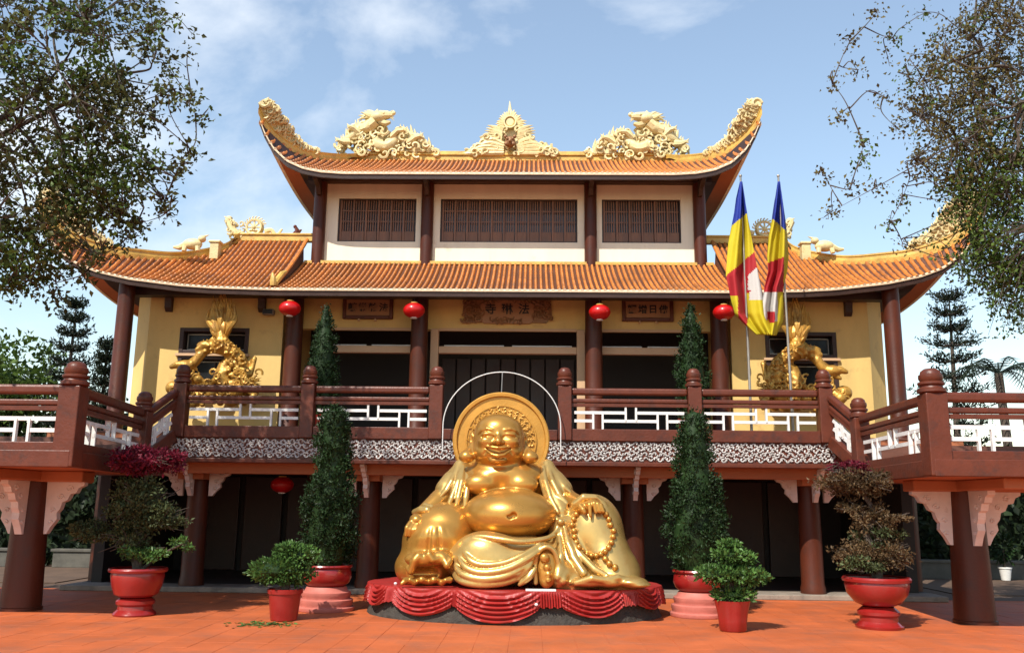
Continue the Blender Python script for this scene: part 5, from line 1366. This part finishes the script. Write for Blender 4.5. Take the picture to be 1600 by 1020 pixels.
big_tree('fig_tree', 'large dark-leaved tree overhanging the left side of the picture', (-9.6,11.6), 4.6, (-8.55,12.0,7.55), (4.35,2.4,3.35), 20, 760, 25, .080, ['leaf_fig','leaf_fig2','leaf_fig'], 61, outer=.25, extra=ex*2,
    lobes=[(at(40,120,12), (1.5,1.2,1.7), 70, 0), (at(130,90,12.2), (.75,.9,1.1), 25, 1), (at(70,330,12), (1.2,1.0,.95), 70, 0), (at(150,280,12.2), (.8,.8,.9), 60, 1), (at(10,400,12), (.9,.9,.6), 50, 1), (at(175,190,12.2), (.55,.6,.9), 40, 0)])
ex = [at(u, v, Y) for u, v, Y in ((1300,330,13.6),(1290,275,13.6),(1330,290,13.5),(1350,225,13.5),(1300,130,13.4),(1330,60,13.4),(1310,180,13.4),(1370,20,13.5),(1395,60,13.5),(1410,310,13.4),(1390,350,13.5),(1350,250,13.4),(1380,150,13.4),(1420,120,13.4),(1340,110,13.4),(1370,290,13.5),(1430,250,13.4),(1400,200,13.4),(1410,380,13.6))]
big_tree('shade_tree', 'large airy tree with bare twigs overhanging the right side of the picture', (11.4,13.4), 4.6, (9.75,13.6,8.0), (3.5,2.2,3.6), 22, 680, 22, .062, ['leaf_dry','leaf_fig2','leaf_dry'], 71, outer=.2, extra=ex*2, droop=.5,
    lobes=[(at(1590,250,13.4), (1.1,1,1.3), 120, 1), (at(1560,130,13.5), (1.2,1,1.2), 70, 0), (at(1590,400,13.4), (.8,.8,.8), 110, 1), (at(1520,220,13.5), (.9,.8,1.0), 45, 0), (at(1530,310,13.3), (.7,.7,.5), 60, 1), (at(1470,130,13.5), (.7,.7,1.0), 50, 2), (at(1545,395,13.4), (.55,.6,.6), 55, 1), (at(1592,465,13.4), (.5,.5,.4), 45, 1), (at(1500,250,13.5), (.8,.7,.7), 55, 2), (at(1560,60,13.5), (.9,.8,.7), 55, 0)])

# ---- background
def far_tree(name, label, x, y, h, cr, n, m, seed, zc=None, grp='trees behind the courtyard'):
    t = thing(name, label, 'tree', (x,y,0), grp); g = np.random.default_rng(seed); L = Leaves(seed); tm = MB()
    tm.tube([(x,y,-.03),(x+.1,y,h*.35),(x,y,h*.75)], [.2,.15,.06], 8)
    for i in range(n//110):
        d = g.normal(size=3); d /= np.linalg.norm(d); c = V(x,y,zc or h*.62)+d*V(cr,cr*.8,h*.38)*g.uniform(.25,.9); c[2] = max(.3, c[2])
        P, dd = lump(c, (cr*.30,cr*.28,cr*.22), 110, g, .1); L.put(P, .20, .6, dd*.5+np.array([0,0,.3]))
        tm.tube([(x,y,h*.35+.3*(i % 5)*.4), ((x+c[0])/2,(y+c[1])/2,(h*.4+c[2])/2), c], [.05,.03,.012], 5)
    L.build('crown', m, t); tm.build('trunk', 'bark', t, smooth=True)
far_tree('broadleaf_tree', 'bushy green tree behind the left landing, by the picture edge', -16.6, 29, 7.4, 2.6, 7000, 'leaf_fig2', 81)
far_tree('broadleaf_tree', 'rounded dark shrubby tree behind the left landing, beside the pine', -13.4, 30, 4.8, 1.8, 3600, 'pine', 82)
def araucaria(label, u, vtop, Y, hw, seed, lean=0.0):
    p = at(u, vtop, Y); x, z = p[0], p[2]; g = np.random.default_rng(seed); t = thing('norfolk_pine', label, 'pine tree', (x,Y,0), 'tiered pines behind the temple'); tm = MB(); L = Leaves(seed)
    tm.tube([(x,Y,-.03),(x+lean*.5,Y,z*.5),(x+lean,Y,z)], [.16,.10,.02], 8); nt = 13; z0 = z*.22
    for i in range(nt):
        zz = z0+(z-z0)*(i/(nt-1))**.92; f = hw*(1.05-.72*(i/(nt-1))**2.2)*g.uniform(.8,1.1); nb = 7
        for k in range(nb):
            a = 2*math.pi*k/nb+i*.7+g.uniform(-.2,.2); ln = f*g.uniform(.7,1.1)
            xx = x+lean*zz/z; P = smooth_curve([(xx,Y,zz),(xx+ln*.55*math.cos(a),Y+ln*.55*math.sin(a),zz+.02),(xx+ln*math.cos(a),Y+ln*math.sin(a),zz+.22)], 4); tm.tube(P, [.03-.022*j/(len(P)-1) for j in range(len(P))], 4)
            Pa = np.array(P); m = 70; w = g.uniform(.25,1,m)*(len(P)-1); i0 = np.floor(w).astype(int).clip(0,len(P)-2); pp = Pa[i0]+(Pa[i0+1]-Pa[i0])*(w-i0)[:,None]+g.normal(size=(m,3))*[.1,.1,.05]
            L.put(pp, .13, .3, np.tile([math.cos(a)*.4,math.sin(a)*.4,.55],(m,1)))
    L.build('needles', 'pine', t); tm.build('trunk', 'bark', t, smooth=True)
araucaria('dark tiered pine rising behind the left landing post', 119, 480, 28, .95, 91)
araucaria('shorter dark tiered pine close to the left corner column', 168, 545, 26, .62, 92)
araucaria('tall sparse tiered pine behind the right landing post', 1473, 468, 28, 1.25, 93, .2)
# palm
p = at(1560, 583, 27); pt_ = thing('palm_tree', 'palm with arching fronds behind the right landing rail', 'palm', (p[0], 27, 0)); q = random.Random(3)
MB().tube([(p[0],27,-.03),(p[0]+.1,27,p[2]*.5),(p[0],27,p[2])], [.17,.13,.12], 10).build('trunk', 'bark', pt_, smooth=True)
for k in range(15):
    a = 2*math.pi*k/15+q.uniform(-.15,.15); ln = q.uniform(1.2,1.8); up = q.uniform(.1,.6)
    P = smooth_curve([p, p+V(math.cos(a)*ln*.45, math.sin(a)*ln*.45, up*.7), p+V(math.cos(a)*ln, math.sin(a)*ln, up*.3-.3)], 8); fb = MB(); fb.tube(P, [.025-.018*j/(len(P)-1) for j in range(len(P))], 5)
    for j in range(3, len(P)):
        d = P[j]-P[j-1]; d /= np.linalg.norm(d); s_ = np.cross(d, V(0,0,1)); s_ /= np.linalg.norm(s_)+1e-9
        for sg in (-1,1):
            b = P[j]; e = b+s_*sg*.34*(1-abs(j/len(P)-.55))+d*.2-V(0,0,.14); w = d*.028; fb.add([b-w, b+w, e], [(0,1,2)])
    fb.build('frond', 'pine', pt_)
# hedges and paths behind the landings
g = np.random.default_rng(99)
for s, lab in ((-1,'left'),(1,'right')):
    x0, x1 = (-22,-8.6) if s < 0 else (8.8,22); L = Leaves(100+s); n = 9000
    P = np.stack([g.uniform(x0,x1,n), g.uniform(23.4,24.6,n), np.abs(g.uniform(0,1,n))*(2.7+.35*np.sin(g.uniform(x0,x1,n)))], 1); P[:,2] = P[:,2]*(1+.12*np.sin(P[:,0]*1.7)+.08*np.sin(P[:,0]*4.1))
    L.put(P, .24, .6, np.tile([0,-.3,.3],(n,1)))
    hd = thing('hedge', 'dark unclipped hedge behind the %s landing' % lab, 'hedge', ((x0+x1)/2, 26, 0), 'hedges behind the landings')
    kind(L.build('hedge_leaves', 'hedge', hd), 'stuff'); MB().box(x0, x1, 23.8, 24.5, -.02, 2.4).build('inner_hedge', 'hedge', hd)
    pa = MB().box(min(s*9,s*22), max(s*9,s*22), 18.5, 22.6, -.026, -.012).build('path', 'earth'); kind(pa, 'structure')
    for k in range(2):
        xx = s*(10.3+2.6*k); bw = thing('low_garden_wall', 'low grey garden wall behind the %s landing, %s the temple' % (lab, ('nearer', 'farther from')[k]), 'garden wall', (xx,23,0), 'low walls behind the landings')
        MB().box(xx-1.1, xx+1.1, 22.9, 23.1, -.03, .35).build('wall', 'old_wall', bw, bevel=.01); MB().box(xx-1.15, xx+1.15, 22.86, 23.14, .352, .42)  .build('coping', 'old_wall', bw, bevel=.01)
wp = atg(1572, 906); t = thing('potted_sapling', 'small plant in a white pot behind the right landing column', 'potted plant', tuple(wp))
MB().lathe([(.10,.0),(.14,.26),(.155,.27),(.155,.30),(.13,.30)], wp, 20).build('pot', 'white', t, smooth=True)
L = Leaves(7); P, d = lump(wp+V(0,0,.75), (.28,.28,.38), 350, np.random.default_rng(7), .1); L.put(P, .10, .5, d*.5).build('foliage', 'cypress', t)
MB().tube([wp+V(0,0,.2), wp+V(0,0,.7)], .02, 6).build('stem', 'bark', t)
